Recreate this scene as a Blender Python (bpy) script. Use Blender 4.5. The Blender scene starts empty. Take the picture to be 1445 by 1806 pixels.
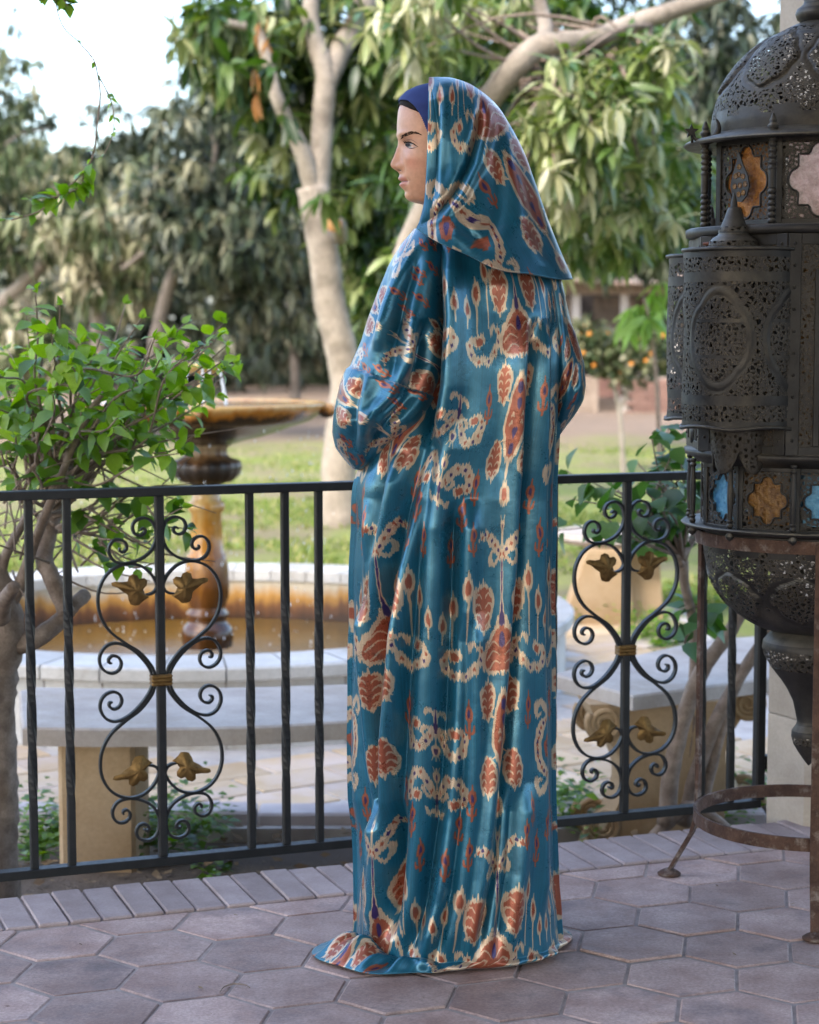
import bpy, bmesh, math, random
import numpy as np
from mathutils import Vector, Matrix, noise
from mathutils.bvhtree import BVHTree

random.seed(7)
rng = np.random.default_rng(7)
C = bpy.context.scene.collection
SC = bpy.context.scene
R = math.radians

# ------------------------------------------------------------------ camera
FPX, CXP, CYP = 3512.0, 722.5, 903.0          # focal length and centre in photograph pixels
CAM_Z, PITCH = 1.236, R(5.335)
cd = bpy.data.cameras.new('camera')
cam = bpy.data.objects.new('camera', cd); C.objects.link(cam)
cam.location = (0, 0, CAM_Z); cam.rotation_euler = (R(90) - PITCH, 0, 0)
cd.sensor_fit = 'VERTICAL'; cd.sensor_height = 36.0; cd.sensor_width = 36.0; cd.lens = 70.0
cd.clip_start = 0.05; cd.clip_end = 600
cd.dof.use_dof = True; cd.dof.focus_distance = 3.85; cd.dof.aperture_fstop = 5.0
cd.dof.aperture_blades = 0
SC.camera = cam
# ------------------------------------------------------------------ sky, sun, exposure
SUN_EL, SUN_AZ = R(46), R(-146)                # azimuth measured from +Y towards +X
w = bpy.data.worlds.new('World'); SC.world = w; w.use_nodes = True
nt = w.node_tree; nt.nodes.clear()
sky = nt.nodes.new('ShaderNodeTexSky'); sky.sky_type = 'NISHITA'; sky.sun_disc = False
sky.sun_elevation = SUN_EL; sky.sun_rotation = SUN_AZ
sky.air_density = 1.0; sky.dust_density = 2.5; sky.ozone_density = 1.0
bg = nt.nodes.new('ShaderNodeBackground'); bg.inputs[1].default_value = 0.15
wo = nt.nodes.new('ShaderNodeOutputWorld')
nt.links.new(sky.outputs[0], bg.inputs[0]); nt.links.new(bg.outputs[0], wo.inputs[0])
sl = bpy.data.lights.new('sun', 'SUN'); sl.energy = .8; sl.angle = R(10); sl.color = (1.0, 0.95, 0.87)
sun = bpy.data.objects.new('sun', sl); C.objects.link(sun)
sd = Vector((math.sin(SUN_AZ) * math.cos(SUN_EL), math.cos(SUN_AZ) * math.cos(SUN_EL), math.sin(SUN_EL)))
sun.rotation_euler = sd.to_track_quat('Z', 'Y').to_euler()
vs = SC.view_settings; vs.view_transform = 'Standard'; vs.look = 'None'
vs.exposure = 2.45; vs.gamma = 1.0; vs.use_curve_mapping = False
SC.render.engine = 'CYCLES'
try: SC.cycles.use_denoising = True
except Exception: pass
SC.cycles.max_bounces = 6; SC.cycles.diffuse_bounces = 3; SC.cycles.transparent_max_bounces = 6

# ------------------------------------------------------------------ geometry helpers
_cp, _sp = math.cos(PITCH), math.sin(PITCH)
def ray(px, py):
    a = (px - CXP) / FPX; b = -(py - CYP) / FPX
    return Vector((a, b * _sp + _cp, b * _cp - _sp))
def pix(px, py, Y):
    d = ray(px, py); t = Y / d.y
    return Vector((d.x * t, Y, CAM_Z + d.z * t))
def pixz(px, py, z):
    d = ray(px, py); t = (z - CAM_Z) / d.z
    return Vector((d.x * t, d.y * t, z))
def proj(P):
    """world points (n,3) -> photograph pixels"""
    P = np.asarray(P, float); x = P[..., 0]; y = P[..., 1]; z = P[..., 2] - CAM_Z
    dep = y * _cp - z * _sp; up = y * _sp + z * _cp
    return CXP + FPX * x / dep, CYP - FPX * up / dep

def setp(o, label=None, cat=None, group=None, kind=None):
    if label: o['label'] = label
    if cat: o['category'] = cat
    if group: o['group'] = group
    if kind: o['kind'] = kind
    return o
def empty(name, loc, label=None, cat=None, group=None, kind=None, rz=0):
    o = bpy.data.objects.new(name, None); C.objects.link(o)
    o.location = loc; o.rotation_euler = (0, 0, rz); o.empty_display_size = .1
    return setp(o, label, cat, group, kind)
def make_mesh(name, V, F, mats, smooth=True, mi=None, uv=None, attr=None):
    me = bpy.data.meshes.new(name)
    me.from_pydata([tuple(v) for v in np.asarray(V, float).tolist()], [], [tuple(f) for f in F])
    for m in (mats if isinstance(mats, (list, tuple)) else [mats]): me.materials.append(m)
    if smooth: me.polygons.foreach_set('use_smooth', [True] * len(me.polygons))
    if mi is not None: me.polygons.foreach_set('material_index', list(mi))
    if uv is not None:
        l = me.uv_layers.new(name='UVMap'); li = np.empty(len(me.loops), int)
        me.loops.foreach_get('vertex_index', li)
        l.data.foreach_set('uv', np.asarray(uv, np.float32)[li].ravel())
    if attr:
        for k, a in attr.items():
            a = np.asarray(a, np.float32)
            if a.ndim == 2:
                t = me.attributes.new(k, 'FLOAT_COLOR', 'POINT'); t.data.foreach_set('color', a.ravel())
            else:
                t = me.attributes.new(k, 'FLOAT', 'POINT'); t.data.foreach_set('value', a)
    me.update(); return me
def link(name, me, parent=None, loc=None, rot=None):
    o = bpy.data.objects.new(name, me); C.objects.link(o)
    if parent: o.parent = parent
    if loc is not None: o.location = loc
    if rot is not None: o.rotation_euler = rot
    return o
class MB:
    """collects primitives into ONE mesh"""
    def __init__(s): s.V = []; s.F = []; s.M = []
    def add(s, V, F, m=0):
        o = len(s.V); s.V += [tuple(v) for v in V]; s.F += [tuple(i + o for i in f) for f in F]; s.M += [m] * len(F); return s
    def build(s, name, mats, parent=None, smooth=True, loc=None, off=(0, 0, 0)):
        V = np.array(s.V, float) - np.array(off, float)
        return link(name, make_mesh(name, V, s.F, mats, smooth, s.M), parent, loc)
def boxvf(x0, x1, y0, y1, z0, z1, b=0.0):
    bm = bmesh.new(); bmesh.ops.create_cube(bm, size=1)
    for v in bm.verts:
        v.co = ((x0 + x1) / 2 + v.co.x * (x1 - x0), (y0 + y1) / 2 + v.co.y * (y1 - y0), (z0 + z1) / 2 + v.co.z * (z1 - z0))
    if b > 0: bmesh.ops.bevel(bm, geom=list(bm.edges), offset=b, segments=1, affect='EDGES')
    bm.verts.index_update(); V = [tuple(v.co) for v in bm.verts]; F = [[v.index for v in f.verts] for f in bm.faces]; bm.free(); return V, F
def prism(poly, z0, z1, b=0.0):
    n = len(poly); P = [Vector(p) for p in poly]; c = sum(P, Vector((0, 0))) / n
    V = [(p.x, p.y, z0) for p in P]
    if b > 0:
        V += [(p.x, p.y, z1 - b) for p in P]
        ins = [p + (c - p).normalized() * b * 1.2 for p in P]
        V += [(p.x, p.y, z1) for p in ins]; k = 3
    else:
        V += [(p.x, p.y, z1) for p in P]; k = 2
    F = [[i + r * n, (i + 1) % n + r * n, (i + 1) % n + (r + 1) * n, i + (r + 1) * n] for r in range(k - 1) for i in range(n)]
    F.append([i + (k - 1) * n for i in range(n)]); F.append([n - 1 - i for i in range(n)])
    return V, F
def lathe(prof, n=48, c=(0, 0), a0=0, a1=2 * math.pi, mod=None):
    full = abs(a1 - a0 - 2 * math.pi) < 1e-6; m = n if full else n + 1
    V = []; F = []
    for r, z in prof:
        for i in range(m):
            a = a0 + (a1 - a0) * i / n; rr = mod(r, z, a) if mod else r
            V.append((c[0] + rr * math.sin(a), c[1] - rr * math.cos(a), z))
    for k in range(len(prof) - 1):
        for i in range(n):
            j = (i + 1) % m
            F.append((k * m + i, k * m + j, (k + 1) * m + j, (k + 1) * m + i))
    return V, F
def smooth_path(pts, n):
    """Catmull-Rom resample"""
    P = np.array(pts, float)
    if len(P) < 3:
        t = np.linspace(0, 1, n)[:, None]; return P[0] * (1 - t) + P[-1] * t
    Q = np.vstack([2 * P[0] - P[1], P, 2 * P[-1] - P[-2]]); out = []
    seg = len(P) - 1
    for u in np.linspace(0, seg - 1e-9, n):
        i = int(u); t = u - i; p0, p1, p2, p3 = Q[i:i + 4]
        out.append(.5 * ((2 * p1) + (-p0 + p2) * t + (2 * p0 - 5 * p1 + 4 * p2 - p3) * t * t + (-p0 + 3 * p1 - 3 * p2 + p3) * t ** 3))
    return np.array(out)
def tube(pts, rad, n=8, cap=True, rough=0.0, seed=0):
    P = np.array(pts, float); m = len(P); rad = np.full(m, rad) if np.isscalar(rad) else np.interp(np.linspace(0, 1, m), np.linspace(0, 1, len(rad)), rad)
    T = np.gradient(P, axis=0); T /= np.linalg.norm(T, axis=1)[:, None] + 1e-12
    a = np.array([0, 0, 1.0]) if abs(T[0][2]) < .9 else np.array([1.0, 0, 0])
    N = np.cross(T[0], a); N /= np.linalg.norm(N); V = []; rr = np.random.default_rng(seed)
    for i in range(m):
        N = N - T[i] * N.dot(T[i]); N /= np.linalg.norm(N) + 1e-12; B = np.cross(T[i], N)
        for k in range(n):
            q = 2 * math.pi * k / n; r = rad[i] * (1 + rough * (rr.random() - .5))
            V.append(P[i] + (N * math.cos(q) + B * math.sin(q)) * r)
    F = [(i * n + k, i * n + (k + 1) % n, (i + 1) * n + (k + 1) % n, (i + 1) * n + k) for i in range(m - 1) for k in range(n)]
    if cap: F += [tuple(range(n - 1, -1, -1)), tuple((m - 1) * n + k for k in range(n))]
    return V, F
_SMC = {}
def interp(tab, x, sm=0.0):
    """table lookup, optionally rounded off over a window of +-sm so that no crease shows at the knots"""
    t = np.array(tab, float)
    if not sm: return np.interp(x, t[:, 0], t[:, 1])
    key = (t.tobytes(), sm)
    if key not in _SMC:
        n = 1200; g = np.linspace(t[0, 0] - sm, t[-1, 0] + sm, n); dx = g[1] - g[0]; k = max(1, int(sm / dx)); y = np.interp(g, t[:, 0], t[:, 1])
        w_ = np.hanning(2 * k + 3)[1:-1]; w_ /= w_.sum(); _SMC[key] = (g, np.convolve(np.pad(y, k, 'edge'), w_, 'valid'))
    return np.interp(x, *_SMC[key])

# ------------------------------------------------------------------ material helpers
def nm(name):
    m = bpy.data.materials.new(name); m.use_nodes = True; n = m.node_tree; n.nodes.clear()
    o = n.nodes.new('ShaderNodeOutputMaterial'); b = n.nodes.new('ShaderNodeBsdfPrincipled')
    n.links.new(b.outputs[0], o.inputs[0]); return m, n, b, o
def N(n, t, **kw):
    x = n.nodes.new(t)
    for k, v in kw.items():
        if k.startswith('i_'): x.inputs[int(k[2:])].default_value = v
        else: setattr(x, k, v)
    return x
def coords(n, kind='Object'):
    return n.nodes.new('ShaderNodeTexCoord').outputs[kind]
def noise_tex(n, vec, scale, detail=5, rough=.6):
    t = N(n, 'ShaderNodeTexNoise'); t.inputs['Scale'].default_value = scale; t.inputs['Detail'].default_value = detail
    t.inputs['Roughness'].default_value = rough; n.links.new(vec, t.inputs['Vector']); return t.outputs[0]
def ramp(n, fac, stops):
    r = N(n, 'ShaderNodeValToRGB'); e = r.color_ramp.elements
    while len(e) < len(stops): e.new(.5)
    for q, (p, c) in zip(e, stops): q.position = p; q.color = (*c, 1) if len(c) == 3 else c
    n.links.new(fac, r.inputs[0]); return r.outputs[0]
def mixc(n, f, a, b, mode='MIX'):
    x = N(n, 'ShaderNodeMix', data_type='RGBA', blend_type=mode)
    for s, v in ((x.inputs[0], f), (x.inputs[6], a), (x.inputs[7], b)):
        if hasattr(v, 'is_output'): n.links.new(v, s)
        else: s.default_value = v if not isinstance(v, tuple) or len(v) == 4 else (*v, 1)
    return x.outputs[2]
def bump(n, b, h, strength=.3, dist=.01):
    x = N(n, 'ShaderNodeBump'); x.inputs['Strength'].default_value = strength; x.inputs['Distance'].default_value = dist
    n.links.new(h, x.inputs['Height']); n.links.new(x.outputs[0], b.inputs['Normal']); return x
def math_(n, op, a, b=None, c=None):
    x = N(n, 'ShaderNodeMath', operation=op)
    for i, v in enumerate((a, b, c)):
        if v is None: continue
        if hasattr(v, 'is_output'): n.links.new(v, x.inputs[i])
        else: x.inputs[i].default_value = v
    return x.outputs[0]
def surf(name, c1, c2, scale=8, rough=.7, bs=.25, bd=.004, metal=0, spec=.4, rnd=.0, fine=None, fscale=120, kind='Object', rvar=0.0, c3=None, s3=None, p=(.35, .65)):
    """two or three colours mottled by noise, fine relief, a little random tone per object"""
    m, n, b, o = nm(name); v = coords(n, kind)
    if rnd:                                   # alike pieces share a mesh: shift the grain for each of them
        ol = n.nodes.new('ShaderNodeObjectInfo'); va = N(n, 'ShaderNodeVectorMath', operation='MULTIPLY_ADD'); n.links.new(ol.outputs['Location'], va.inputs[0]); va.inputs[1].default_value = (1.7, 1.7, 1.7); n.links.new(v, va.inputs[2]); v = va.outputs[0]
    col = ramp(n, noise_tex(n, v, scale, 6), [(p[0], c1), (p[1], c2)])
    if c3 is not None:
        col = mixc(n, ramp(n, noise_tex(n, v, s3 or scale * .4, 5, .65), [(.52, (0, 0, 0)), (.68, (1, 1, 1))]), col, c3)
    f = noise_tex(n, v, fscale, 4, .7)
    if fine: col = mixc(n, ramp(n, f, [(.3, (fine,) * 3), (.7, (0, 0, 0))]), col, tuple(q * .35 for q in c1))
    if rnd:
        oi = n.nodes.new('ShaderNodeObjectInfo')
        col = mixc(n, 1.0, col, ramp(n, oi.outputs['Random'], [(0, (1 - rnd,) * 3), (1, (1 + rnd,) * 3)]), 'MULTIPLY')
    n.links.new(col, b.inputs['Base Color'])
    b.inputs['Metallic'].default_value = metal; b.inputs['Specular IOR Level'].default_value = spec
    if rvar:
        n.links.new(ramp(n, noise_tex(n, v, scale * 2.3, 4), [(.3, (rough - rvar,) * 3), (.7, (rough + rvar,) * 3)]), b.inputs['Roughness'])
    else: b.inputs['Roughness'].default_value = rough
    h = math_(n, 'ADD', f, math_(n, 'MULTIPLY', noise_tex(n, v, scale, 5), 1.2))
    bump(n, b, h, bs, bd); return m
def leafmat(name, stops, trans=.35, rough=.45, spec=.4):
    """leaf colour from the per-leaf attribute, thin enough to let light through"""
    m, n, b, o = nm(name)
    a = N(n, 'ShaderNodeAttribute', attribute_name='tone')
    col = ramp(n, a.outputs['Fac'], stops)
    oi = n.nodes.new('ShaderNodeObjectInfo')
    col = mixc(n, 1.0, col, ramp(n, oi.outputs['Random'], [(0, (.78, .8, .75)), (1, (1.15, 1.12, 1.2))]), 'MULTIPLY')
    v = coords(n); col = mixc(n, 1.0, col, ramp(n, noise_tex(n, v, 22, 3), [(.3, (.8, .8, .8)), (.7, (1.15, 1.15, 1.1))]), 'MULTIPLY')
    n.links.new(col, b.inputs['Base Color']); b.inputs['Roughness'].default_value = rough
    b.inputs['Specular IOR Level'].default_value = spec
    t = N(n, 'ShaderNodeBsdfTranslucent'); hs = N(n, 'ShaderNodeHueSaturation'); hs.inputs['Saturation'].default_value = 1.25; hs.inputs['Value'].default_value = 1.5
    n.links.new(col, hs.inputs['Color']); n.links.new(hs.outputs[0], t.inputs[0])
    x = N(n, 'ShaderNodeMixShader'); x.inputs[0].default_value = trans
    n.links.new(b.outputs[0], x.inputs[1]); n.links.new(t.outputs[0], x.inputs[2]); n.links.new(x.outputs[0], o.inputs[0]); return m
def plain(name, c, rough=.5, metal=0, spec=.5):
    m, n, b, o = nm(name); b.inputs['Base Color'].default_value = (*c, 1); b.inputs['Roughness'].default_value = rough
    b.inputs['Metallic'].default_value = metal; b.inputs['Specular IOR Level'].default_value = spec; return m
def part(mb, name, mats, parent, root=None, smooth=True):
    root = root or parent
    return mb.build(name, mats, parent, smooth, off=root.location)
GZ = -0.30                                     # garden level below the terrace

# ================================================================== SETTING
# ---- ground: one sheet with soil near the terrace, lawn round the fountain, bare earth by the shed
def ground_material():
    m, n, b, o = nm('ground_soil_and_lawn'); v = coords(n)
    sx = N(n, 'ShaderNodeSeparateXYZ'); n.links.new(v, sx.inputs[0]); Y = sx.outputs[1]
    big = noise_tex(n, v, .55, 6, .6)
    yy = math_(n, 'ADD', Y, math_(n, 'MULTIPLY', math_(n, 'SUBTRACT', big, .5), 9.0))
    lawn = math_(n, 'MULTIPLY', ramp(n, math_(n, 'DIVIDE', yy, 60), [(.135, (0, 0, 0)), (.17, (1, 1, 1))]),
                 ramp(n, math_(n, 'DIVIDE', yy, 60), [(.40, (1, 1, 1)), (.47, (0, 0, 0))]))
    patch = ramp(n, noise_tex(n, v, .9, 7, .7), [(.44, (1, 1, 1)), (.60, (.25, .25, .25))])
    lawn = math_(n, 'MULTIPLY', lawn, patch)
    soil = mixc(n, noise_tex(n, v, 5, 8, .7), (.085, .066, .055), (.21, .165, .13))
    earth = mixc(n, noise_tex(n, v, 1.3, 8, .7), (.16, .115, .08), (.28, .21, .155))
    far = ramp(n, math_(n, 'DIVIDE', Y, 60), [(.18, (0, 0, 0)), (.30, (1, 1, 1))])
    soil = mixc(n, far, soil, earth)
    grass = mixc(n, noise_tex(n, v, 2.2, 8, .7), (.10, .15, .03), (.27, .28, .09))
    col = mixc(n, lawn, soil, grass)
    n.links.new(col, b.inputs['Base Color']); b.inputs['Roughness'].default_value = .95
    b.inputs['Specular IOR Level'].default_value = .15
    bump(n, b, math_(n, 'ADD', noise_tex(n, v, 9, 8, .7), noise_tex(n, v, 60, 4, .7)), .7, .03); return m
def build_ground():
    xs = np.concatenate([np.linspace(-120, -7, 14), np.linspace(-6, 7, 66), np.linspace(8, 120, 14)])
    ys = np.concatenate([np.linspace(-30, 3, 10), np.linspace(3.4, 12, 56), np.linspace(12.6, 45, 40), np.linspace(50, 260, 14)])
    V = []; 
    for y in ys:
        for x in xs:
            z = GZ + .05 * noise.noise(Vector((x * .35, y * .35, 3))) + .018 * noise.noise(Vector((x * 2.1, y * 2.1, 5)))
            if 5.7 < y < 11.2 and -4.5 < x < 1.6: z = GZ - .05
            if y < 3.4: z = GZ - .05
            V.append((x, y, z))
    nx = len(xs); F = [(j * nx + i, j * nx + i + 1, (j + 1) * nx + i + 1, (j + 1) * nx + i) for j in range(len(ys) - 1) for i in range(nx - 1)]
    return setp(link('ground', make_mesh('ground', V, F, ground_material())), kind='structure', label='bare earth and patchy lawn of the garden')
ground = build_ground()

# ---- terrace: hexagonal clay tiles, edged by a row of bricks set on edge
E_ANG = R(20.4); ex = Vector((math.cos(E_ANG), math.sin(E_ANG))); en = Vector((-ex.y, ex.x))
p_in = pixz(622, 1577, 0).xy                    # inner edge of the brick row
def edge_d(p): return (Vector(p) - p_in).dot(en)       # >0: beyond the tiles
BR_L, BR_W = .232, .0672
M_grout = surf('grout', (.24, .19, .17), (.36, .30, .27), 20, .95, .4, .003)
M_tile = surf('clay_tile', (.32, .205, .172), (.52, .38, .335), 7.0, .60, .35, .0028, spec=.38, rnd=.2, fine=.55, fscale=150, rvar=.10,
              c3=(.22, .165, .16), s3=4.5)
M_brick = surf('edging_brick', (.29, .225, .215), (.40, .325, .315), 9, .75, .3, .003, spec=.3, rnd=.14, fine=.3, fscale=170)
terrace = empty('terrace', (0, 4.0, 0), 'hexagonal clay tile terrace edged with bricks', kind='structure')
tb = MB()
o_edge = p_in + en * BR_L
pl = [o_edge + ex * -6, o_edge + ex * 6, o_edge + ex * 6 - en * 9, o_edge + ex * -6 - en * 9]
tb.add(*prism([tuple(q) for q in pl][::1], GZ - .1, -.0036))
part(tb, 'grout_bed', M_grout, terrace, smooth=False)
def clip(poly, dmax):
    out = []
    for i in range(len(poly)):
        a, b = Vector(poly[i]), Vector(poly[(i + 1) % len(poly)]); da, db = edge_d(a) - dmax, edge_d(b) - dmax
        if da <= 0: out.append(a)
        if da * db < 0: out.append(a + (b - a) * (da / (da - db)))
    return out
TW = .208; TR = TW / math.sqrt(3); T_ANG = E_ANG - R(30)
tx = Vector((math.cos(T_ANG), math.sin(T_ANG))); ty = Vector((-tx.y, tx.x))
t0 = (pixz(1303, 1539, 0).xy + pixz(1222, 1579, 0).xy) / 2 + tx * .0 
t0 = pixz(1303, 1539, 0).xy + tx * (TW / 2)       # a tile centre: half a width right of a vertical joint
JG = .0030
hexv = [(tx * math.sin(R(60 * k)) * 1 + ty * math.cos(R(60 * k))) * (TR - JG) for k in range(6)]
hex_meshes = []
for q in range(4):
    jit = [Vector(h) * (1 + random.uniform(-.012, .006)) for h in hexv][::-1]
    V, F = prism([tuple(h) for h in jit], -.02, 0.0, .0028); hex_meshes.append(make_mesh('tile', V, F, M_tile, False))
for r in range(-14, 8):
    for k in range(-14, 14):
        c = t0 + ty * (r * TR * 1.5 * 1.04) + tx * ((k + (r % 2) * .5) * TW)
        if c.y < 2.75 or abs(c.x) > 1.75: continue
        if edge_d(c) > TW * .6: continue
        poly = [c + h for h in hexv]
        dz = random.uniform(-.0016, .0012)
        if max(edge_d(p) for p in poly) > -JG:
            cp = clip(poly, -JG)
            if len(cp) < 3: continue
            cc = sum(cp, Vector((0, 0))) / len(cp)
            area = abs(sum((cp[i] - cc).cross(cp[(i + 1) % len(cp)] - cc) for i in range(len(cp)))) / 2
            if area < 5e-4: continue
            V, F = prism([tuple(p - cc) for p in cp][::-1], -.02, 0, .0028)
            link('tile', make_mesh('tile', V, F, M_tile, False), terrace, (cc.x, cc.y - 4, dz))
        else:
            o = link('tile', random.choice(hex_meshes), terrace, (c.x, c.y - 4, dz), (R(random.uniform(-.35, .35)), R(random.uniform(-.35, .35)), 0))
V, F = boxvf(-BR_W / 2 + .002, BR_W / 2 - .002, .002, BR_L - .002, -.06, .004, .0035)
bm_ = make_mesh('brick', V, F, M_brick, False)
for k in range(-26, 32):
    q = p_in + ex * (k * BR_W + .02)
    if abs(q.x) > 2.0: continue
    link('brick', bm_, terrace, (q.x, q.y - 4, random.uniform(-.002, .002)), (R(random.uniform(-.5, .5)), R(random.uniform(-.6, .6)), E_ANG + R(random.uniform(-.6, .6))))

# ---- porch roof over the terrace, above the picture; it keeps the terrace in open shade
M_plaster = surf('porch_plaster', (.46, .43, .39), (.55, .52, .48), 3, .9, .2, .004)
setp(link('porch_roof', make_mesh('porch_roof', *boxvf(-.1, 6, -4.5, 4.75, 3.05, 3.25), M_plaster, False)), kind='structure')
setp(link('added_shade_block', make_mesh('added_shade_block', *boxvf(-7, 9, -9, 1.8, 3.26, 10), M_plaster, False)), kind='structure')  # unseen block added to keep the sun off the pool and benches
# ---- paved path round the fountain with a kerb of pale stones
M_paver = surf('paver', (.42, .29, .16), (.52, .40, .27), 3, .8, .25, .004, rnd=.16, fine=.15, c3=(.50, .41, .36), s3=1.4)
M_kerb = surf('kerb_stone', (.36, .31, .30), (.47, .42, .40), 6, .85, .3, .004, rnd=.12)
M_joint = surf('path_joint', (.33, .30, .28), (.45, .42, .39), 8, .95)
FC = pix(366, 1081, 8.72); FC = Vector((FC.x, 8.72)); FR = 1.615   # fountain centre and pool radius
path = empty('path', (0, 7, GZ), 'pale paved path around the fountain', kind='structure')
pb = MB(); pb.add(*boxvf(-4.4, 1.5, 6.02, 11.0, GZ - .12, GZ - .006)); part(pb, 'path_bed', M_joint, path, smooth=False)
pa = R(33)
V, F = boxvf(-.168, .168, -.108, .108, -.03, .0, .004); pm = make_mesh('paver', V, F, M_paver, False)
npv = 0
for i in range(-30, 30):
    for j in range(-40, 40):
        u, v_ = i * .350 + (j % 2) * .175, j * .23
        x = u * math.cos(pa) - v_ * math.sin(pa); y = 8.3 + u * math.sin(pa) + v_ * math.cos(pa)
        if not (-2.3 < x < 1.32 and 6.38 < y < 10.8): continue
        if (Vector((x, y)) - FC).length < FR + .12: continue
        npv += 1
        if npv > 290: continue
        link('paver', pm, path, (x, y - 7, random.uniform(-.003, .003)), (0, 0, pa))
V, F = boxvf(-.155, .155, -.07, .07, -.15, .035, .008); km = make_mesh('kerb_stone', V, F, M_kerb, False)
for k in range(-10, 6): link('kerb_stone', km, path, (k * .318, 6.13 - 7 + .004 * math.sin(k * 3), random.uniform(-.004, .004)), (0, 0, R(random.uniform(-1, 1))))

# ---- pillar of pale stone courses at the right end of the railing
M_stone = surf('pillar_stone', (.40, .345, .285), (.50, .44, .375), 4.5, .85, .3, .004, rnd=.07, fine=.2, fscale=110)
M_mortar = surf('mortar', (.25, .22, .19), (.33, .29, .25), 20, .95)
PC = Vector((pix(1352, 1300, 4.98).x + .192, 4.98))
pillar = empty('stone_pillar', (PC.x, PC.y, 0), 'pale octagonal stone pillar behind the big dark lantern', 'pillar')
hgt = .295; 
core = MB(); core.add(*prism([(.183 * math.sin(R(a)), -.183 * math.cos(R(a))) for a in range(-85, 275, 45)], -.05, 3.2)); core.build('mortar_core', M_mortar, pillar, False)
V, F = prism([(.192 * math.sin(R(a)), -.192 * math.cos(R(a))) for a in range(-85, 275, 45)], .0015, hgt - .0015, .003)
sm = make_mesh('stone_block', V, F, M_stone, False)
for k in range(10): link('stone_block', sm, pillar, (0, 0, -.03 + k * hgt), (0, 0, R(random.uniform(-.4, .4))))

# ================================================================== RAILING
M_iron = surf('black_iron', (.008, .009, .011), (.015, .016, .019), 30, .46, .25, .0012, spec=.35, fine=.25, fscale=260, rvar=.08)
M_gold = surf('gold_paint', (.15, .085, .028), (.25, .150, .055), 40, .46, .3, .0012, metal=.75, c3=(.10, .06, .022), s3=60)
ZT, ZB = .864, .012
RA = pix(0, 1212, 4.36); RBp = pix(1230, 1132, 4.98)
rd = Vector((RBp.x - RA.x, RBp.y - RA.y)); rd.normalize(); rn = Vector((rd.y, -rd.x))   # rn points to the camera side
R0 = Vector((RA.x, RA.y))
def rail_s(px, py=1190):
    d = ray(px, py); q = Vector((d.x, d.y)); den = q.cross(rd)
    t = R0.cross(rd) / den; return (q * t - R0).dot(rd)
def rw(s, z, dep=0.0):
    p = R0 + rd * s + rn * dep; return (p.x, p.y, z)
railing = empty('iron_railing', rw(.9, 0), 'black wrought iron railing with gold leaves running behind the robed woman', 'railing')
S0, S1 = rail_s(-420), rail_s(1341)
def rbox(s0, s1, z0, z1, d0, d1, b=.0015):
    V, F = boxvf(s0, s1, d0, d1, z0, z1, b); return [rw(x, z, y) for x, y, z in V], F
part(MB().add(*rbox(S0, S1, ZT - .010, ZT + .010, -.020, .020)), 'top_rail', M_iron, railing, smooth=False)
part(MB().add(*rbox(S0, S1, ZB - .010, ZB + .010, -.017, .017)), 'bottom_rail', M_iron, railing, smooth=False)
def bar(s, wd=.0175, twist=True, name='baluster'):
    n = 46; V = []; h = wd / 2
    for i in range(n + 1):
        t = i / n; z = ZB + .009 + (ZT - ZB - .018) * t
        a = 0
        if twist: a = 2 * math.pi * 1.0 * min(max((t - .18) / .56, 0), 1)
        for k in range(8):
            q = a + math.pi / 4 + (k // 2) * math.pi / 2 + (-.17 if k % 2 == 0 else .17)
            V.append(rw(s + h * 1.26 * math.cos(q), z, h * 1.26 * math.sin(q)))
    F = [(i * 8 + k, i * 8 + (k + 1) % 8, i * 8 + 8 + (k + 1) % 8, i * 8 + 8 + k) for i in range(n) for k in range(8)]
    return part(MB().add(V, F), name, M_iron, railing, smooth=False)
for px in (-395, -320, -260, 55, 122, 442, 504, 563, 868, 921, 975, 1239, 1291): bar(rail_s(px))
bar(rail_s(1341), .026, False, 'end_post')
part(MB().add(*rbox(rail_s(1341), rail_s(1341) + .10, .10, .135, -.012, .012)), 'wall_bracket', M_iron, railing, smooth=False)
# scroll panel, traced for one half: (offset from the centre bar, height) in units of .00057 m round the collar
K = .00057
S_main = [(22, 800), (38, 755), (85, 697), (150, 652), (207, 603), (240, 545), (250, 485), (242, 430), (215, 382), (175, 352), (125, 340), (75, 352), (36, 385), (14, 425), (18, 450), (36, 464), (58, 467)]
S_side = [(34, 800), (52, 755), (96, 702), (145, 666), (190, 655), (226, 670), (246, 705), (244, 740), (225, 765), (196, 775), (170, 763), (160, 737), (171, 713), (194, 705), (210, 717), (209, 731), (198, 734)]
S_top = [(77, 209), (67, 201), (57, 207), (62, 222), (80, 230), (100, 221), (108, 195), (96, 171), (66, 160), (40, 167), (21, 188), (13, 222), (17, 258), (36, 294), (70, 320), (110, 335), (150, 338), (184, 326), (203, 296), (200, 265), (182, 245), (157, 243), (137, 257), (133, 279), (147, 293), (161, 287), (160, 275)]
LEAF = [(795, 765), (812, 722), (785, 690), (780, 655), (802, 632), (838, 640), (852, 610), (882, 597), (912, 613), (921, 655), (962, 657), (1010, 651), (1038, 660), (1034, 685), (992, 702), (960, 732), (922, 762), (917, 800), (903, 838), (872, 850), (842, 848), (822, 824), (790, 800), (766, 785)]
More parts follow.
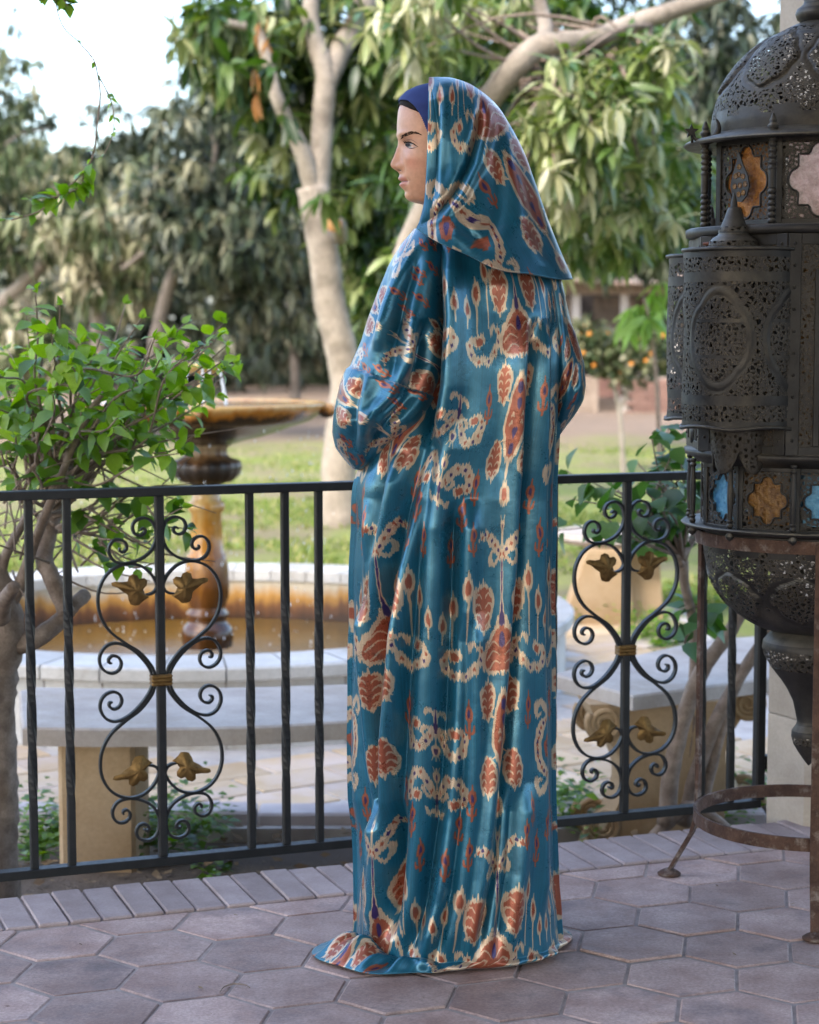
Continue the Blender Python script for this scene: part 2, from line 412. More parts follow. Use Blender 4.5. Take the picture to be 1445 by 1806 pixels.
def strand(pts, s0, sg, up, zc, wd=.0062, dp=.0125):
    P = smooth_path([(x * K * sg, (812 - y) * K * up) for x, y in pts], 110); T = np.gradient(P, axis=0); T /= np.linalg.norm(T, axis=1)[:, None] + 1e-9
    Nn = np.stack([-T[:, 1], T[:, 0]], 1); V = []
    L = len(P)
    for i in range(L):
        ww = wd * (.55 + .45 * min(1, i / 6, (L - 1 - i) / 6))
        for a, b in ((-1, -1), (1, -1), (1, 1), (-1, 1)):
            q = P[i] + Nn[i] * a * ww / 2; V.append(rw(s0 + q[0], zc + q[1], b * dp / 2))
    F = [(i * 4 + k, i * 4 + (k + 1) % 4, i * 4 + 4 + (k + 1) % 4, i * 4 + 4 + k) for i in range(L - 1) for k in range(4)] + [(0, 1, 2, 3), tuple((L - 1) * 4 + k for k in (3, 2, 1, 0))]
    return V, F
def leaf_orn(s0, sg, up, zc):
    A = np.array(LEAF, float) - (860, 728); k2 = .000285; nb = len(A); V = []; F = []
    ring = [1.0, .8, .55, .28]
    for j, f in enumerate(ring):
        for i, (x, y) in enumerate(A):
            vein = .0011 * (1 if i % 3 else -1.6) * (1 - abs(f - .6) * 1.4)
            h = .009 * (1 - f ** 2) + vein
            V.append((x * f, -y * f, h))
    V.append((0, 0, .010))
    for j in range(3): F += [(j * nb + i, j * nb + (i + 1) % nb, (j + 1) * nb + (i + 1) % nb, (j + 1) * nb + i) for i in range(nb)]
    F += [(3 * nb + i, 3 * nb + (i + 1) % nb, 4 * nb) for i in range(nb)]
    nv = len(V); W = []
    cx, cy = 97 * K, (812 - 447) * K if up > 0 else -(1172 - 812) * K
    for th in (0.0015, -.0015):
        for x, y, h in V:
            X, Yv = x * k2, y * k2 * up
            if up < 0: X, Yv = X * .98 - Yv * .17, Yv * .98 + X * .17 * 0.2
            W.append(rw(s0 + sg * (cx + X * 1.12), zc + cy + Yv, .004 + h + th))
    G = F + [tuple(nv + i for i in f[::-1]) for f in F]
    return W, G
def collar(s, zc):
    mb = MB()
    for dz in (-.0085, 0, .0085): mb.add(*rbox(s - .0245, s + .0245, zc + dz - .0046, zc + dz + .0046, -.014, .016, .003))
    mb.add(*rbox(s - .0235, s + .0235, zc - .012, zc + .012, -.012, .0135))
    return mb
for pxc in (-170, 284, 724, 1103):
    s = rail_s(pxc); zc = .433
    bar(s, .0195, False, 'scroll_bar')
    for sg in (-1, 1):
        for up in (-1, 1):
            for nme, pts in (('heart_scroll', S_main), ('side_scroll', S_side), ('end_scroll', S_top)):
                part(MB().add(*strand(pts, s, sg, up, zc)), nme, M_iron, railing, smooth=False)
            part(MB().add(*leaf_orn(s, sg, up, zc)), 'leaf_ornament', M_gold, railing)
    part(collar(s, zc), 'collar', M_gold, railing, smooth=False)

# ================================================================== FOUNTAIN
def rust_stone(name, base, rust, dark, zlo, zhi, rough=.45):
    """pale marble streaked downwards with iron-brown stains"""
    m, n, b, o = nm(name); v = coords(n)
    mp = N(n, 'ShaderNodeMapping'); mp.inputs['Scale'].default_value = (1, 1, .12); n.links.new(v, mp.inputs[0])
    st = noise_tex(n, mp.outputs[0], 9, 6, .65); sx = N(n, 'ShaderNodeSeparateXYZ'); n.links.new(v, sx.inputs[0])
    g = math_(n, 'DIVIDE', math_(n, 'SUBTRACT', sx.outputs[2], zlo), max(zhi - zlo, .01))
    f = math_(n, 'ADD', math_(n, 'MULTIPLY', st, 1.0), math_(n, 'MULTIPLY', math_(n, 'SUBTRACT', .62, g), 1.0))
    col = ramp(n, f, [(.30, base), (.52, rust), (.72, dark), (.95, tuple(q * .35 for q in dark))])
    col = mixc(n, .35, col, ramp(n, noise_tex(n, v, 40, 5), [(.3, (.35, .35, .35)), (.7, (1, 1, 1))]), 'MULTIPLY')
    n.links.new(col, b.inputs['Base Color']); b.inputs['Roughness'].default_value = rough
    bump(n, b, noise_tex(n, v, 30, 6), .3, .006); return m
M_marble = surf('pale_marble', (.40, .39, .37), (.55, .54, .52), 3.5, .6, .2, .004, rnd=.10, fine=.25, fscale=60, c3=(.30, .27, .22), s3=2.4)
M_poolin = rust_stone('pool_inside', (.46, .40, .30), (.40, .20, .04), (.13, .05, .015), .02, .27, .4)
M_ped = rust_stone('pedestal_stone', (.52, .36, .14), (.44, .19, .022), (.15, .055, .012), -.1, 1.15, .2)
M_bowl = rust_stone('bowl_stone', (.52, .33, .12), (.38, .145, .015), (.030, .018, .01), 1.09, 1.235, .25)
M_cup = rust_stone('cup_stone', (.34, .26, .15), (.16, .075, .025), (.03, .018, .01), .82, 1.08, .4)
def water_mat():
    m, n, b, o = nm('pool_water'); v = coords(n)
    b.inputs['Base Color'].default_value = (.14, .075, .012, 1); b.inputs['Roughness'].default_value = .06
    b.inputs['Specular IOR Level'].default_value = .6; bump(n, b, noise_tex(n, v, 26, 5), .35, .012); return m
M_water = water_mat()
def drop_mat():
    m, n, b, o = nm('water_drop'); b.inputs['Base Color'].default_value = (.85, .9, .95, 1); b.inputs['Roughness'].default_value = .05
    b.inputs['Transmission Weight'].default_value = .55; b.inputs['IOR'].default_value = 1.33; return m
M_drop = drop_mat()
fountain = empty('garden_fountain', (FC.x, FC.y, GZ), 'tiered stone fountain stained rusty orange in a round white pool', 'fountain')
ZR = pix(366, 1179, FC.y - FR).z                   # top of the pool rim
fm = MB(); nseg = 44
part(MB().add(*lathe([(FR - .29, ZR - .05), (FR - .29, GZ + .02)], 96, FC)), 'pool_lining', M_poolin, fountain)
V, F = lathe([(FR - .05, GZ - .05), (FR - .05, ZR - .058)], 96, FC); part(MB().add(V, F), 'wall_core', M_mortar, fountain)
for k in range(nseg):
    a0, a1 = 2 * math.pi * k / nseg + .0018, 2 * math.pi * (k + 1) / nseg - .0018
    mb = MB(); mb.add(*lathe([(FR - .30, ZR - .055), (FR - .30, ZR - .005), (FR - .295, ZR), (FR - .008, ZR), (FR, ZR - .008), (FR, ZR - .047), (FR - .006, ZR - .055), (FR - .30, ZR - .055)], 3, FC, a0, a1))
    part(mb, 'rim_slab', M_marble, fountain, smooth=False)
    mb = MB(); mb.add(*lathe([(FR - .06, GZ - .02), (FR - .035, GZ - .02), (FR - .035, ZR - .058), (FR - .06, ZR - .058)], 3, FC, a0, a1))
    part(mb, 'wall_panel', M_marble, fountain, smooth=False)
ZW = GZ + .055
part(MB().add(*lathe([(0.001, ZW), (.5, ZW), (FR - .295, ZW)], 64, FC)), 'pool_water', M_water, fountain)
def fz(py): return pix(366, py, FC.y).z
def fr(px): return px * FC.y / FPX
prof = [(44, 1140), (46, 1128), (46, 1112), (42, 1104), (36, 1098), (33, 1092), (38, 1086), (38, 1080), (32, 1074), (32, 1068), (38, 1054), (40, 1030), (38, 1000), (36, 985), (34, 978), (30, 974), (27, 905), (32, 900), (34, 893), (32, 886), (26, 882), (24, 870)]
part(MB().add(*lathe([(fr(r), fz(y)) for r, y in prof], 40, FC)), 'pedestal', M_ped, fountain)
gad = lambda r, z, a: r * (1 + .055 * abs(math.sin(a * 9)))
part(MB().add(*lathe([(fr(r), fz(y)) for r, y in [(22, 872), (24, 862), (26, 853), (44, 849), (56, 838), (61, 824), (58, 812), (44, 808), (36, 802), (36, 790), (48, 782)]], 72, FC, mod=gad)), 'fluted_cup', M_cup, fountain)
bowl = part(MB().add(*lathe([(fr(r), fz(y)) for r, y in [(46, 784), (70, 776), (100, 770), (130, 760), (150, 752), (172, 746), (186, 741), (196, 734), (203, 727), (208, 722), (212, 716), (213, 711), (208, 708.5), (200, 710), (160, 722), (60, 730), (10, 730)]], 72, FC)), 'bowl', M_bowl, fountain)
part(MB().add(*lathe([(.001, fz(713.5)), (fr(203), fz(713.5))], 64, FC)), 'bowl_water', M_water, fountain)
for k in range(4):                                # lion-mask spouts round the bowl lip
    a = math.pi / 2 + k * math.pi / 2; x, y = FC.x + fr(214) * math.sin(a), FC.y - fr(214) * math.cos(a)
    V, F = lathe([(.001, .028), (.026, .022), (.040, .004), (.038, -.018), (.022, -.034), (.001, -.038)], 12, (x, y))
    part(MB().add([(p[0], p[1], p[2] + fz(722)) for p in V], F), 'spout', M_bowl, fountain)
part(MB().add(*lathe([(fr(r), fz(y)) for r, y in [(30, 730), (26, 716), (16, 706), (13, 692), (16, 684), (12, 676), (14, 664), (30, 656), (40, 648), (42, 641), (38, 639), (10, 650), (8, 640), (11, 632), (7, 622), (.5, 618)]], 32, FC)), 'upper_tier', M_ped, fountain)
ws = MB()
for dx, z0, z1 in ((.028, 655, 712), (.07, 650, 712), (-.06, 650, 712), (.0, 648, 712)):
    ws.add(*tube(smooth_path([(FC.x + dx, FC.y - .1, fz(z0 - 8)), (FC.x + dx * 1.3, FC.y - .13, fz((z0 + z1) / 2)), (FC.x + dx * 1.5, FC.y - .15, fz(z1))], 10), [.004, .009], 6, rough=.5))
setp(part(ws, 'water_stream', M_drop, fountain), kind='stuff')
wd_ = MB()
ico = boxvf(-1, 1, -1, 1, -1, 1)
for k in range(300):
    a = rng.uniform(0, 2 * math.pi); r = fr(rng.normal(208, 10)); z = rng.uniform(GZ + .06, fz(748))
    s = rng.uniform(.0018, .0042); x, y = FC.x + r * math.sin(a), FC.y - r * math.cos(a)
    V, F = lathe([(.01, -1.3), (.8, -.7), (.9, .1), (.4, 1.1), (.01, 1.9)], 6)
    wd_.add([(x + p[0] * s, y + p[1] * s, z + p[2] * s * 1.5) for p in V], F)
setp(part(wd_, 'falling_drops', M_drop, fountain), kind='stuff')

# ================================================================== BENCHES
M_bench = surf('bench_slab', (.33, .285, .25), (.46, .41, .37), 5, .85, .3, .004, fine=.2, fscale=90, c3=(.33, .28, .23), s3=3)
M_leg = surf('sandstone', (.36, .235, .12), (.47, .335, .20), 4, .85, .35, .006, fine=.25, fscale=80)
# long curved bench in front of the fountain, seen through the left part of the railing
bx = pix(40, 1283, 5.42)
bench = empty('stone_bench', (-.45, 5.6, GZ), 'long curved stone bench between the railing and the fountain', 'bench')
topz = pix(330, 1281, 5.42).z
poly = []
fr_pts = [pixz(px, py, topz) for px, py in ((36, 1262), (40, 1283), (180, 1285), (330, 1284), (480, 1280), (640, 1270), (800, 1254), (860, 1240))]
bk_pts = [pixz(px, py, topz) for px, py in ((860, 1195), (640, 1206), (480, 1211), (330, 1214), (180, 1214), (60, 1212), (34, 1218))]
poly = [tuple(p.xy) for p in fr_pts + bk_pts]
V, F = prism(poly, topz - .052, topz, .006); part(MB().add(V, F), 'seat_slab', M_bench, bench, smooth=False)
for px0, px1 in ((101, 237), (700, 820)):
    a = pix(px0, 1320, 5.49); b = pix(px1, 1320, 5.49)
    part(MB().add(*boxvf(a.x, b.x, 5.49, 5.80, GZ - .08, topz - .053, .012)), 'leg', M_leg, bench, smooth=False)
# bench with carved scroll legs at the right
tz2 = pix(1118, 1227, 5.75).z
b2 = empty('stone_bench', (1.0, 6.0, GZ), 'pale stone bench with carved scroll legs beside the right bush', 'bench')
poly = [tuple(pixz(px, py, tz2).xy) for px, py in ((1117, 1227), (1400, 1190), (1390, 1118), (1250, 1128), (1190, 1140), (975, 1188))]
V, F = prism(poly, tz2 - .045, tz2, .006); part(MB().add(V, F), 'seat_slab', M_bench, b2, smooth=False)
def scroll_leg(root, pxa, pya, Ya, ang, L=.30, th=.13, mat=M_leg, zt=None):
    """support with a curved, volute-ended outer edge; built along a direction in the ground"""
    h = zt - .046 - (GZ - .05); out = []
    for t in np.linspace(0, 1, 14):
        out.append((-.02 + .11 * math.sin(t * math.pi) ** 1.4 + .03 * t * 0, GZ - .05 + h * t))
    pr = [(L, GZ - .05)] + [(L, GZ - .05 + h)] + [(x, z) for x, z in out[::-1]]
    c = pix(pxa, pya, Ya); u = Vector((math.cos(ang), math.sin(ang))); nrm = Vector((-u.y, u.x))
    n = len(pr); V = [(c.x + u.x * a + nrm.x * d, c.y + u.y * a + nrm.y * d, z) for d in (-th / 2, th / 2) for a, z in pr]
    F = [tuple(range(n - 1, -1, -1)), tuple(range(n, 2 * n))] + [(i, (i + 1) % n, n + (i + 1) % n, n + i) for i in range(n)]
    lg = part(MB().add(V, F), 'leg', mat, root, smooth=False)
    for zc, rr in ((GZ + .045, .055), (zt - .046 - .058, .052)):
        sp = [(rr * (1 - q / 62) * math.cos(q * .33 + 2.5), rr * (1 - q / 62) * math.sin(q * .33 + 2.5)) for q in range(48)]
        for side in (-1, 1):
            P = [(c.x + u.x * (.025 + a) + nrm.x * side * (th / 2), c.y + u.y * (.025 + a) + nrm.y * side * (th / 2), zc + z) for a, z in sp]
            part(MB().add(*tube(P, [.012, .007], 6)), 'volute', mat, lg, root)
    return lg
scroll_leg(b2, 1040, 1300, 5.93, R(8), .40, .16, zt=tz2)
scroll_leg(b2, 1330, 1300, 6.25, R(172), .30, .16, zt=tz2)
# round slab bench with ragged edge out on the lawn
tz3 = pix(1100, 945, 10.3).z
b3 = empty('stone_table', (pix(1100, 945, 10.5).x, 10.5, GZ), 'low round stone table with chipped edge on the lawn', 'table')
c3 = pix(1120, 942, 10.55)
rag = lambda r, z, a: r * (1 + .02 * noise.noise(Vector((math.cos(a) * 9, math.sin(a) * 9, z * 30))) + .016 * math.sin(a * 31))
V, F = lathe([(.01, tz3 - .06), (.40, tz3 - .06), (.455, tz3 - .03), (.44, tz3), (.01, tz3)], 90, (0, 0), mod=rag)
part(MB().add([(c3.x - .02 + p[0] * .9, c3.y + p[1] * .8, p[2]) for p in V], F), 'seat_slab', M_bench, b3, smooth=False)
for px, wd2, Yl in ((1068, .17, 10.3), (1128, .15, 10.45)):
    a = pix(px, 1000, Yl); V, F = boxvf(-1, 1, -1, 1, 0, 1, .04)
    part(MB().add([(a.x + p[0] * wd2 * (1.15 - .55 * p[2]) - .05 * (1 - p[2]), a.y + p[1] * .1, GZ - .05 + p[2] * (tz3 - .06 - GZ + .05)) for p in V], F), 'leg', M_leg, b3, smooth=False)

# ================================================================== WOMAN
# ---- woven ikat cloth: motifs drawn as shapes with feathered edges, one half repeat mirrored
def ikat_half(alt, seed):
    Wm, Hm, ppm = 115.0, 597.0, 2.3                 # half repeat in mm, pixels per mm
    nx, ny = int(Wm * ppm), int(Hm * ppm)
    r = np.random.default_rng(seed)
    def sm(n, k):
        a = r.normal(size=n + 2 * k); a = np.convolve(a, np.hanning(2 * k + 1) / np.hanning(2 * k + 1).sum(), 'same')[k:-k]; return a / a.std()
    X0, Y0_ = np.meshgrid((np.arange(nx) + .5) / ppm, (np.arange(ny) + .5) / ppm)
    jc = (sm(nx, 3) * 2.6 + sm(nx, 8) * 1.6)[None, :]; jr = (sm(nx, 3) * 1.5)[None, :]
    wob = sm(ny, 30)[:, None] * .5
    X = X0 + wob
    img = {'cream': np.zeros((ny, nx)), 'rust': np.zeros((ny, nx)), 'pur': np.zeros((ny, nx)), 'cream2': np.zeros((ny, nx))}
    def Yw(layer): return Y0_ + (jc if layer.startswith('cream') else jr)
    def put(layer, sd, soft=.8):
        img[layer] = np.maximum(img[layer], np.clip(.5 - sd / soft, 0, 1))
    def wrap(f):                                     # draw with the vertical repeat
        for o in (-Hm, 0, Hm): f(o)
    def drop(layer, cx, cy, w, h, tp=0.0, rot=0.0):
        def f(o):
            y = Yw(layer) - cy - o; x = X - cx; c, s = math.cos(rot), math.sin(rot); x, y = c * x + s * y, -s * x + c * y
            ww = np.maximum(w * (1 + tp * y / h), .4); put(layer, (np.sqrt((x / ww) ** 2 + (y / h) ** 2) - 1) * min(w, h) * .9)
        wrap(f)
    def stroke(layer, pts, wd):
        P = smooth_path(pts, 40) if len(pts) > 2 else smooth_path(pts, 12)
        W_ = np.interp(np.linspace(0, 1, len(P)), np.linspace(0, 1, len(wd)), wd)
        def f(o):
            y = Yw(layer) - o; lo, hi = P[:, 1].min() - 14, P[:, 1].max() + 14
            rows = (Y0_[:, 0] - o > lo) & (Y0_[:, 0] - o < hi)
            if not rows.any(): return
            xs, ys = X[rows], y[rows]; d = np.full(xs.shape, 1e9)
            for p, ww in zip(P, W_): d = np.minimum(d, np.hypot(xs - p[0], ys - p[1]) - ww)
            img[layer][rows] = np.maximum(img[layer][rows], np.clip(.5 - d / .8, 0, 1))
        wrap(f); return P
    def palm(cx, cy, w, h, up=1):
        drop('cream', cx, cy, w, h * 1.12, -.25 * up); drop('rust', cx, cy + 1, w * .74, h * .86, -.2 * up)
        for k in range(-1, 3):                       # cream veins
            yy = cy + k * h * .33
            for sg in (-1, 1): stroke('cream2', [(cx + sg * w * .22, yy + 5 * up), (cx + sg * w * .45, yy - 2 * up), (cx + sg * w * .74, yy - 7 * up)], [.4, 1.7, 1.5])
    def bud(cx, cy, w, h, stem):
        drop('cream', cx, cy, w, h, .35); drop('rust', cx, cy, w * .52, h * .55, .2)
        stroke('cream', [(cx, cy + h * .8), (cx + .6, cy + h + stem)], [1.5, 1.0])
    def spindle(cx, cy, s=1.0):
        drop('rust', cx, cy, 6.4 * s, 15 * s, 0); drop('pur', cx, cy, 2.3 * s, 7.5 * s)
        stroke('rust', [(cx, cy - 13 * s), (cx, cy - 25 * s)], [1.6 * s, .8]); stroke('rust', [(cx, cy + 12 * s), (cx, cy + 40 * s)], [2.4 * s, 1.6])
        for sg in (-1, 1): stroke('rust', [(cx, cy + 32 * s), (cx + sg * 6 * s, cy + 28 * s), (cx + sg * 7 * s, cy + 19 * s)], [2.6 * s, 2.2 * s, 1.0])
    def arm(pts, wd, dots=True, end=None):
        P = stroke('cream', pts, wd)
        if dots:
            for q, k in enumerate(range(5, len(P) - 3, 5)):
                drop('pur' if q % 2 else 'rust', P[k][0], P[k][1], 2.2, 3.6)
        if end is not None:
            drop('cream', end[0], end[1], 9, 11.5); drop('rust', end[0], end[1], 5, 7)
    def stem(layer, pts, wd):
        P = smooth_path(pts, 150) if len(pts) > 2 else np.linspace(pts[0], pts[1], 150)
        for o in (-Hm, 0, Hm):
            rows = (Y0_[:, 0] - o > P[:, 1].min() - 4) & (Y0_[:, 0] - o < P[:, 1].max() + 4)
            if not rows.any(): continue
            xs, ys = X[rows], Y0_[rows] - o + jr * .4; d = np.full(xs.shape, 1e9)
            for p, ww in zip(P, np.interp(np.linspace(0, 1, len(P)), np.linspace(0, 1, len(wd)), wd)): d = np.minimum(d, np.hypot(xs - p[0], ys - p[1]) - ww)
            img[layer][rows] = np.maximum(img[layer][rows], np.clip(.5 - d / .8, 0, 1))
    def diamond(layer, cx, cy, w, h, p=1.35):
        def f(o):
            y = Yw(layer) - cy - o; put(layer, ((np.abs(X - cx) / w) ** p + (np.abs(y) / h) ** p - 1) * min(w, h) * .7)
        wrap(f)
    def palm(cx, cy, w, h, up=1):
        drop('cream', cx, cy, w, h, -.30 * up); stem('cream', [(cx, cy - up * h * .9), (cx, cy - up * h * 1.25)], [2.2, .8])
        drop('rust', cx, cy, w * .76, h * .86, -.26 * up)
        for k in range(4):
            yy = cy + (k - 1.35) * h * .40; q = 1 - .12 * abs(k - 1.2)
            for sg in (-1, 1): stem('cream2', [(cx + sg * w * .86 * q, yy + h * .10), (cx + sg * w * .62 * q, yy - h * .06), (cx + sg * w * .34 * q, yy - h * .01), (cx + sg * w * .17, yy + h * .12)], [1.9, 1.9, 1.5, .5])
    def bud(cx, cy, w, h, st):
        drop('cream', cx, cy, w, h, .42); drop('rust', cx, cy + 1, w * .52, h * .55, .25)
        stem('cream', [(cx, cy - h * .8), (cx - .5, cy - h * 1.25)], [1.6, .6]); stem('cream', [(cx, cy + h * .7), (cx + .6, cy + h + st)], [1.9, 1.1])
    def spindle(cx, cy, s=1.0):
        drop('rust', cx, cy, 6.4 * s, 16 * s, 0); drop('pur', cx, cy, 2.2 * s, 8 * s)
        stem('rust', [(cx, cy - 13 * s), (cx, cy - 28 * s)], [1.9 * s, .8]); stem('rust', [(cx, cy + 12 * s), (cx, cy + 46 * s)], [2.6 * s, 1.8])
        for sg in (-1, 1): stem('rust', [(cx, cy + 36 * s), (cx + sg * 5.5 * s, cy + 33 * s), (cx + sg * 7 * s, cy + 20 * s)], [2.6 * s, 2.4 * s, 1.0])
    # axis A (x = 0): paired leaves, fan, crossed leaves, bud, scrolls
    palm(38, 62, 22, 47)
    stem('cream', [(0, -20), (0, 100)], [1.8, 3.4]); stem('pur', [(0, -10), (0, 84)], [.9, 1.3]); drop('pur', 0, 88, 4.2, 15, .4)
    drop('cream', 0, 140, 39, 52, .55); drop('cream', 0, 108, 14, 34, .4); drop('rust', 0, 144, 31, 42, .55); drop('pur', 0, 128, 4.6, 15, .2)
    for (a, b, c_) in (((3, 172), (13, 166), (24, 176)), ((4, 156), (17, 146), (31, 158)), ((5, 140), (16, 128), (29, 138))): stem('cream2', [a, b, c_], [.7, 1.7, 2.0])
    drop('cream', 0, 186, 6, 10, -.6); drop('cream', 17, 180, 6, 8, -.4)
    palm(29, 238, 16.5, 38); palm(29, 378, 16.5, 38, -1)
    diamond('cream', 0, 308, 21, 92); diamond('rust', 0, 308, 17, 76)
    for yy in (250, 280, 336, 366): drop('pur', 0, yy, 3.8, 11)
    for yy in (300, 316): diamond('cream2', 8, yy, 3.0, 5)
    stem('cream', [(14, 272), (24, 266)], [2, 1.2]); stem('cream', [(14, 344), (24, 350)], [2, 1.2])
    stem('cream', [(0, 396), (0, 432)], [1.7, 1.2]); drop('cream', 0, 450, 8.5, 24, .4); drop('rust', 0, 453, 4.4, 12)
    arm([(1, 574), (8, 556), (20, 534), (36, 520), (47, 528)], [4, 7, 9, 8, 4], True); arm([(4, 566), (16, 578), (25, 570), (24, 556), (17, 552)], [4, 4.5, 4.5, 3.5, 2.5], False)
    stem('cream', [(0, 505), (0, 600)], [1.2, 2.2]); stem('pur', [(0, 560), (0, 600)], [.8, 1.2]); drop('cream', 0, 514, 4.5, 14); drop('pur', 0, 515, 1.7, 6)
    for q in (-4, 4): stem('cream', [(q * .4, 504), (q, 490)], [.8, .5])
    # between the axes: long-stemmed buds rising from a hooked scroll
    bud(66, 20, 7.6, 26, 84); bud(86, 62, 7.2, 25, 52); bud(104, 96, 6.4, 20, 18)
    arm([(50, 132), (43, 142), (50, 170), (66, 190), (88, 190), (101, 172), (97, 152)], [3.5, 5, 6.5, 8.5, 9, 8, 5], True)
    arm([(50, 134), (59, 132), (61, 144)], [4, 5, 3], False); drop('cream', 84, 154, 10, 13); drop('rust', 84, 155, 5.4, 7.5)
    spindle(62, 262)
    def wing(y0, s):
        arm([(112, y0), (103, y0 + 22 * s), (90, y0 + 44 * s), (74, y0 + 34 * s), (70, y0 + 10 * s), (76, y0 - 4 * s)], [4, 7, 9, 9, 7, 4.5], True, (84, y0 + 1 * s))
        arm([(110, y0 + 2 * s), (101, y0 + 2 * s), (94, y0 + 14 * s), (98, y0 + 22 * s)], [3, 3.5, 3.5, 2], False)
        stem('cream', [(115, y0 - 36 * s), (115, y0 + 34 * s)], [3.6, 1.6]); arm([(113, y0 - 26 * s), (103, y0 - 33 * s), (99, y0 - 22 * s)], [3.5, 4.2, 2.5], False)
        stem('pur', [(115, y0 - 44 * s), (115, y0 + 6 * s)], [1.0, 1.5]); drop('pur', 115, y0 - 6 * s, 3, 8); drop('cream', 115, y0 + 42 * s, 6, 13); drop('pur', 115, y0 + 42 * s, 2, 6)
        for q in (-6, 0, 6): stem('cream', [(115 + q * .4, y0 + 48 * s), (115 + q, y0 + 62 * s)], [.9, .6])
    if alt:
        wing(300, 1); wing(436, -1)
        spindle(58, 420, .95); spindle(76, 470, .9); spindle(60, 520, .85); spindle(92, 545, .9)
    else:
        for s in (-1, 1):
            arm([(113, 345 + s * 58), (98, 345 + s * 42), (90, 345 + s * 16), (90, 345)], [6, 8.5, 8, 8], True)
            arm([(113, 345 + s * 62), (103, 345 + s * 76), (92, 345 + s * 88), (83, 345 + s * 76), (86, 345 + s * 62), (94, 345 + s * 64)], [5, 6, 6, 6, 5, 3], False)
        drop('rust', 115, 345, 12, 24); drop('pur', 115, 345, 4.0, 12)
        spindle(66, 455, .9); spindle(50, 500, .8); spindle(84, 530, 1.0); spindle(108, 490, .8)
    teal = np.array([.085, .365, .465]); cream = np.array([.70, .615, .53]); rust = np.array([.55, .285, .20]); pur = np.array([.185, .125, .33])
    weave = 1 + .05 * sm(nx, 1)[None, :, None] * np.ones((ny, 1, 1)) + .05 * r.normal(size=(ny, nx, 1))
    c = np.ones((ny, nx, 3)) * teal
    def over(c, col, a): return c * (1 - a[..., None]) + col * a[..., None]
    c = over(c, cream, img['cream']); c = over(c, rust, img['rust']); c = over(c, cream, np.minimum(img['cream2'], .85)); c = over(c, pur, img['pur'])
    c = np.clip(c * weave, 0, 1)
    return c
def ikat_image():
    a, b = ikat_half(False, 3), ikat_half(True, 3)
    full = np.concatenate([a, a[:, ::-1], b, b[:, ::-1]], 1)[::-1]        # mirrored repeats, rows from the bottom
    h, w_ = full.shape[:2]; px = np.ones((h, w_, 4), np.float32); px[..., :3] = full
    im = bpy.data.images.new('ikat_cloth', w_, h); im.pixels.foreach_set(px.ravel()); im.update(); im.pack()
    return im
IK = ikat_image()
UW, UH = .470, .605
def cloth_mat():
    m, n, b, o = nm('ikat_velvet'); uv = coords(n, 'UV')
    t = N(n, 'ShaderNodeTexImage', image=IK, extension='REPEAT', interpolation='Cubic'); n.links.new(uv, t.inputs[0])
    v = coords(n, 'Object'); nap = noise_tex(n, v, 7, 6, .7)
    col = mixc(n, 1.0, t.outputs[0], ramp(n, nap, [(.32, (.82, .85, .87)), (.66, (1.1, 1.08, 1.06))]), 'MULTIPLY')
    n.links.new(col, b.inputs['Base Color'])
    n.links.new(ramp(n, noise_tex(n, v, 16, 6, .75), [(.3, (.22,) * 3), (.7, (.41,) * 3)]), b.inputs['Roughness'])
    b.inputs['Metallic'].default_value = .44; b.inputs['Specular IOR Level'].default_value = .8
    b.inputs['Sheen Weight'].default_value = .18; b.inputs['Sheen Roughness'].default_value = .35; b.inputs['Sheen Tint'].default_value = (.5, .8, .95, 1)
    b.inputs['Anisotropic'].default_value = .4
    mp = N(n, 'ShaderNodeMapping'); mp.inputs['Scale'].default_value = (1, 1, .18); n.links.new(v, mp.inputs[0])
    h = math_(n, 'ADD', math_(n, 'MULTIPLY', noise_tex(n, mp.outputs[0], 60, 3, .6), .4), math_(n, 'ADD', math_(n, 'MULTIPLY', noise_tex(n, v, 420, 1, .5), .06), noise_tex(n, v, 14, 5, .6)))
    bump(n, b, h, .22, .006); return m
M_ikat = cloth_mat()
PY = 3.90                                             # depth of the standing figure
person = empty('person', (pix(802, 1600, PY).x, PY, 0), 'woman seen from behind in a long hooded teal ikat robe, face in profile', 'person')
def fold_disp(px, py, folds):
    """cloth folds: dark valley along a drawn line with a raised lip beside it"""
    d = np.zeros_like(px)
    for pts, wd, dep, side in folds:
        t = np.array(pts, float); xs = np.interp(py, t[:, 1], t[:, 0]); e = np.minimum(1, np.minimum((py - t[0, 1]) / 50, (t[-1, 1] - py) / 50))
        e = np.clip(e, 0, 1); q = (px - xs) / wd
        d += 1.55 * e * dep * (-np.exp(-q ** 2) + .75 * np.exp(-((q - side * 1.7) / 1.25) ** 2) + .25 * np.exp(-((q + side * 2.2) / 1.6) ** 2))
    return d
def fnoise(P, s, seed):
    return np.array([noise.noise(Vector((p[0] * s + seed, p[1] * s, p[2] * s * .45))) for p in P])
def grid_faces(nr, nc, closed=True):
    m = nc if closed else nc - 1
    return [(j * nc + i, j * nc + (i + 1) % nc, (j + 1) * nc + (i + 1) % nc, (j + 1) * nc + i) for j in range(nr - 1) for i in range(m)]
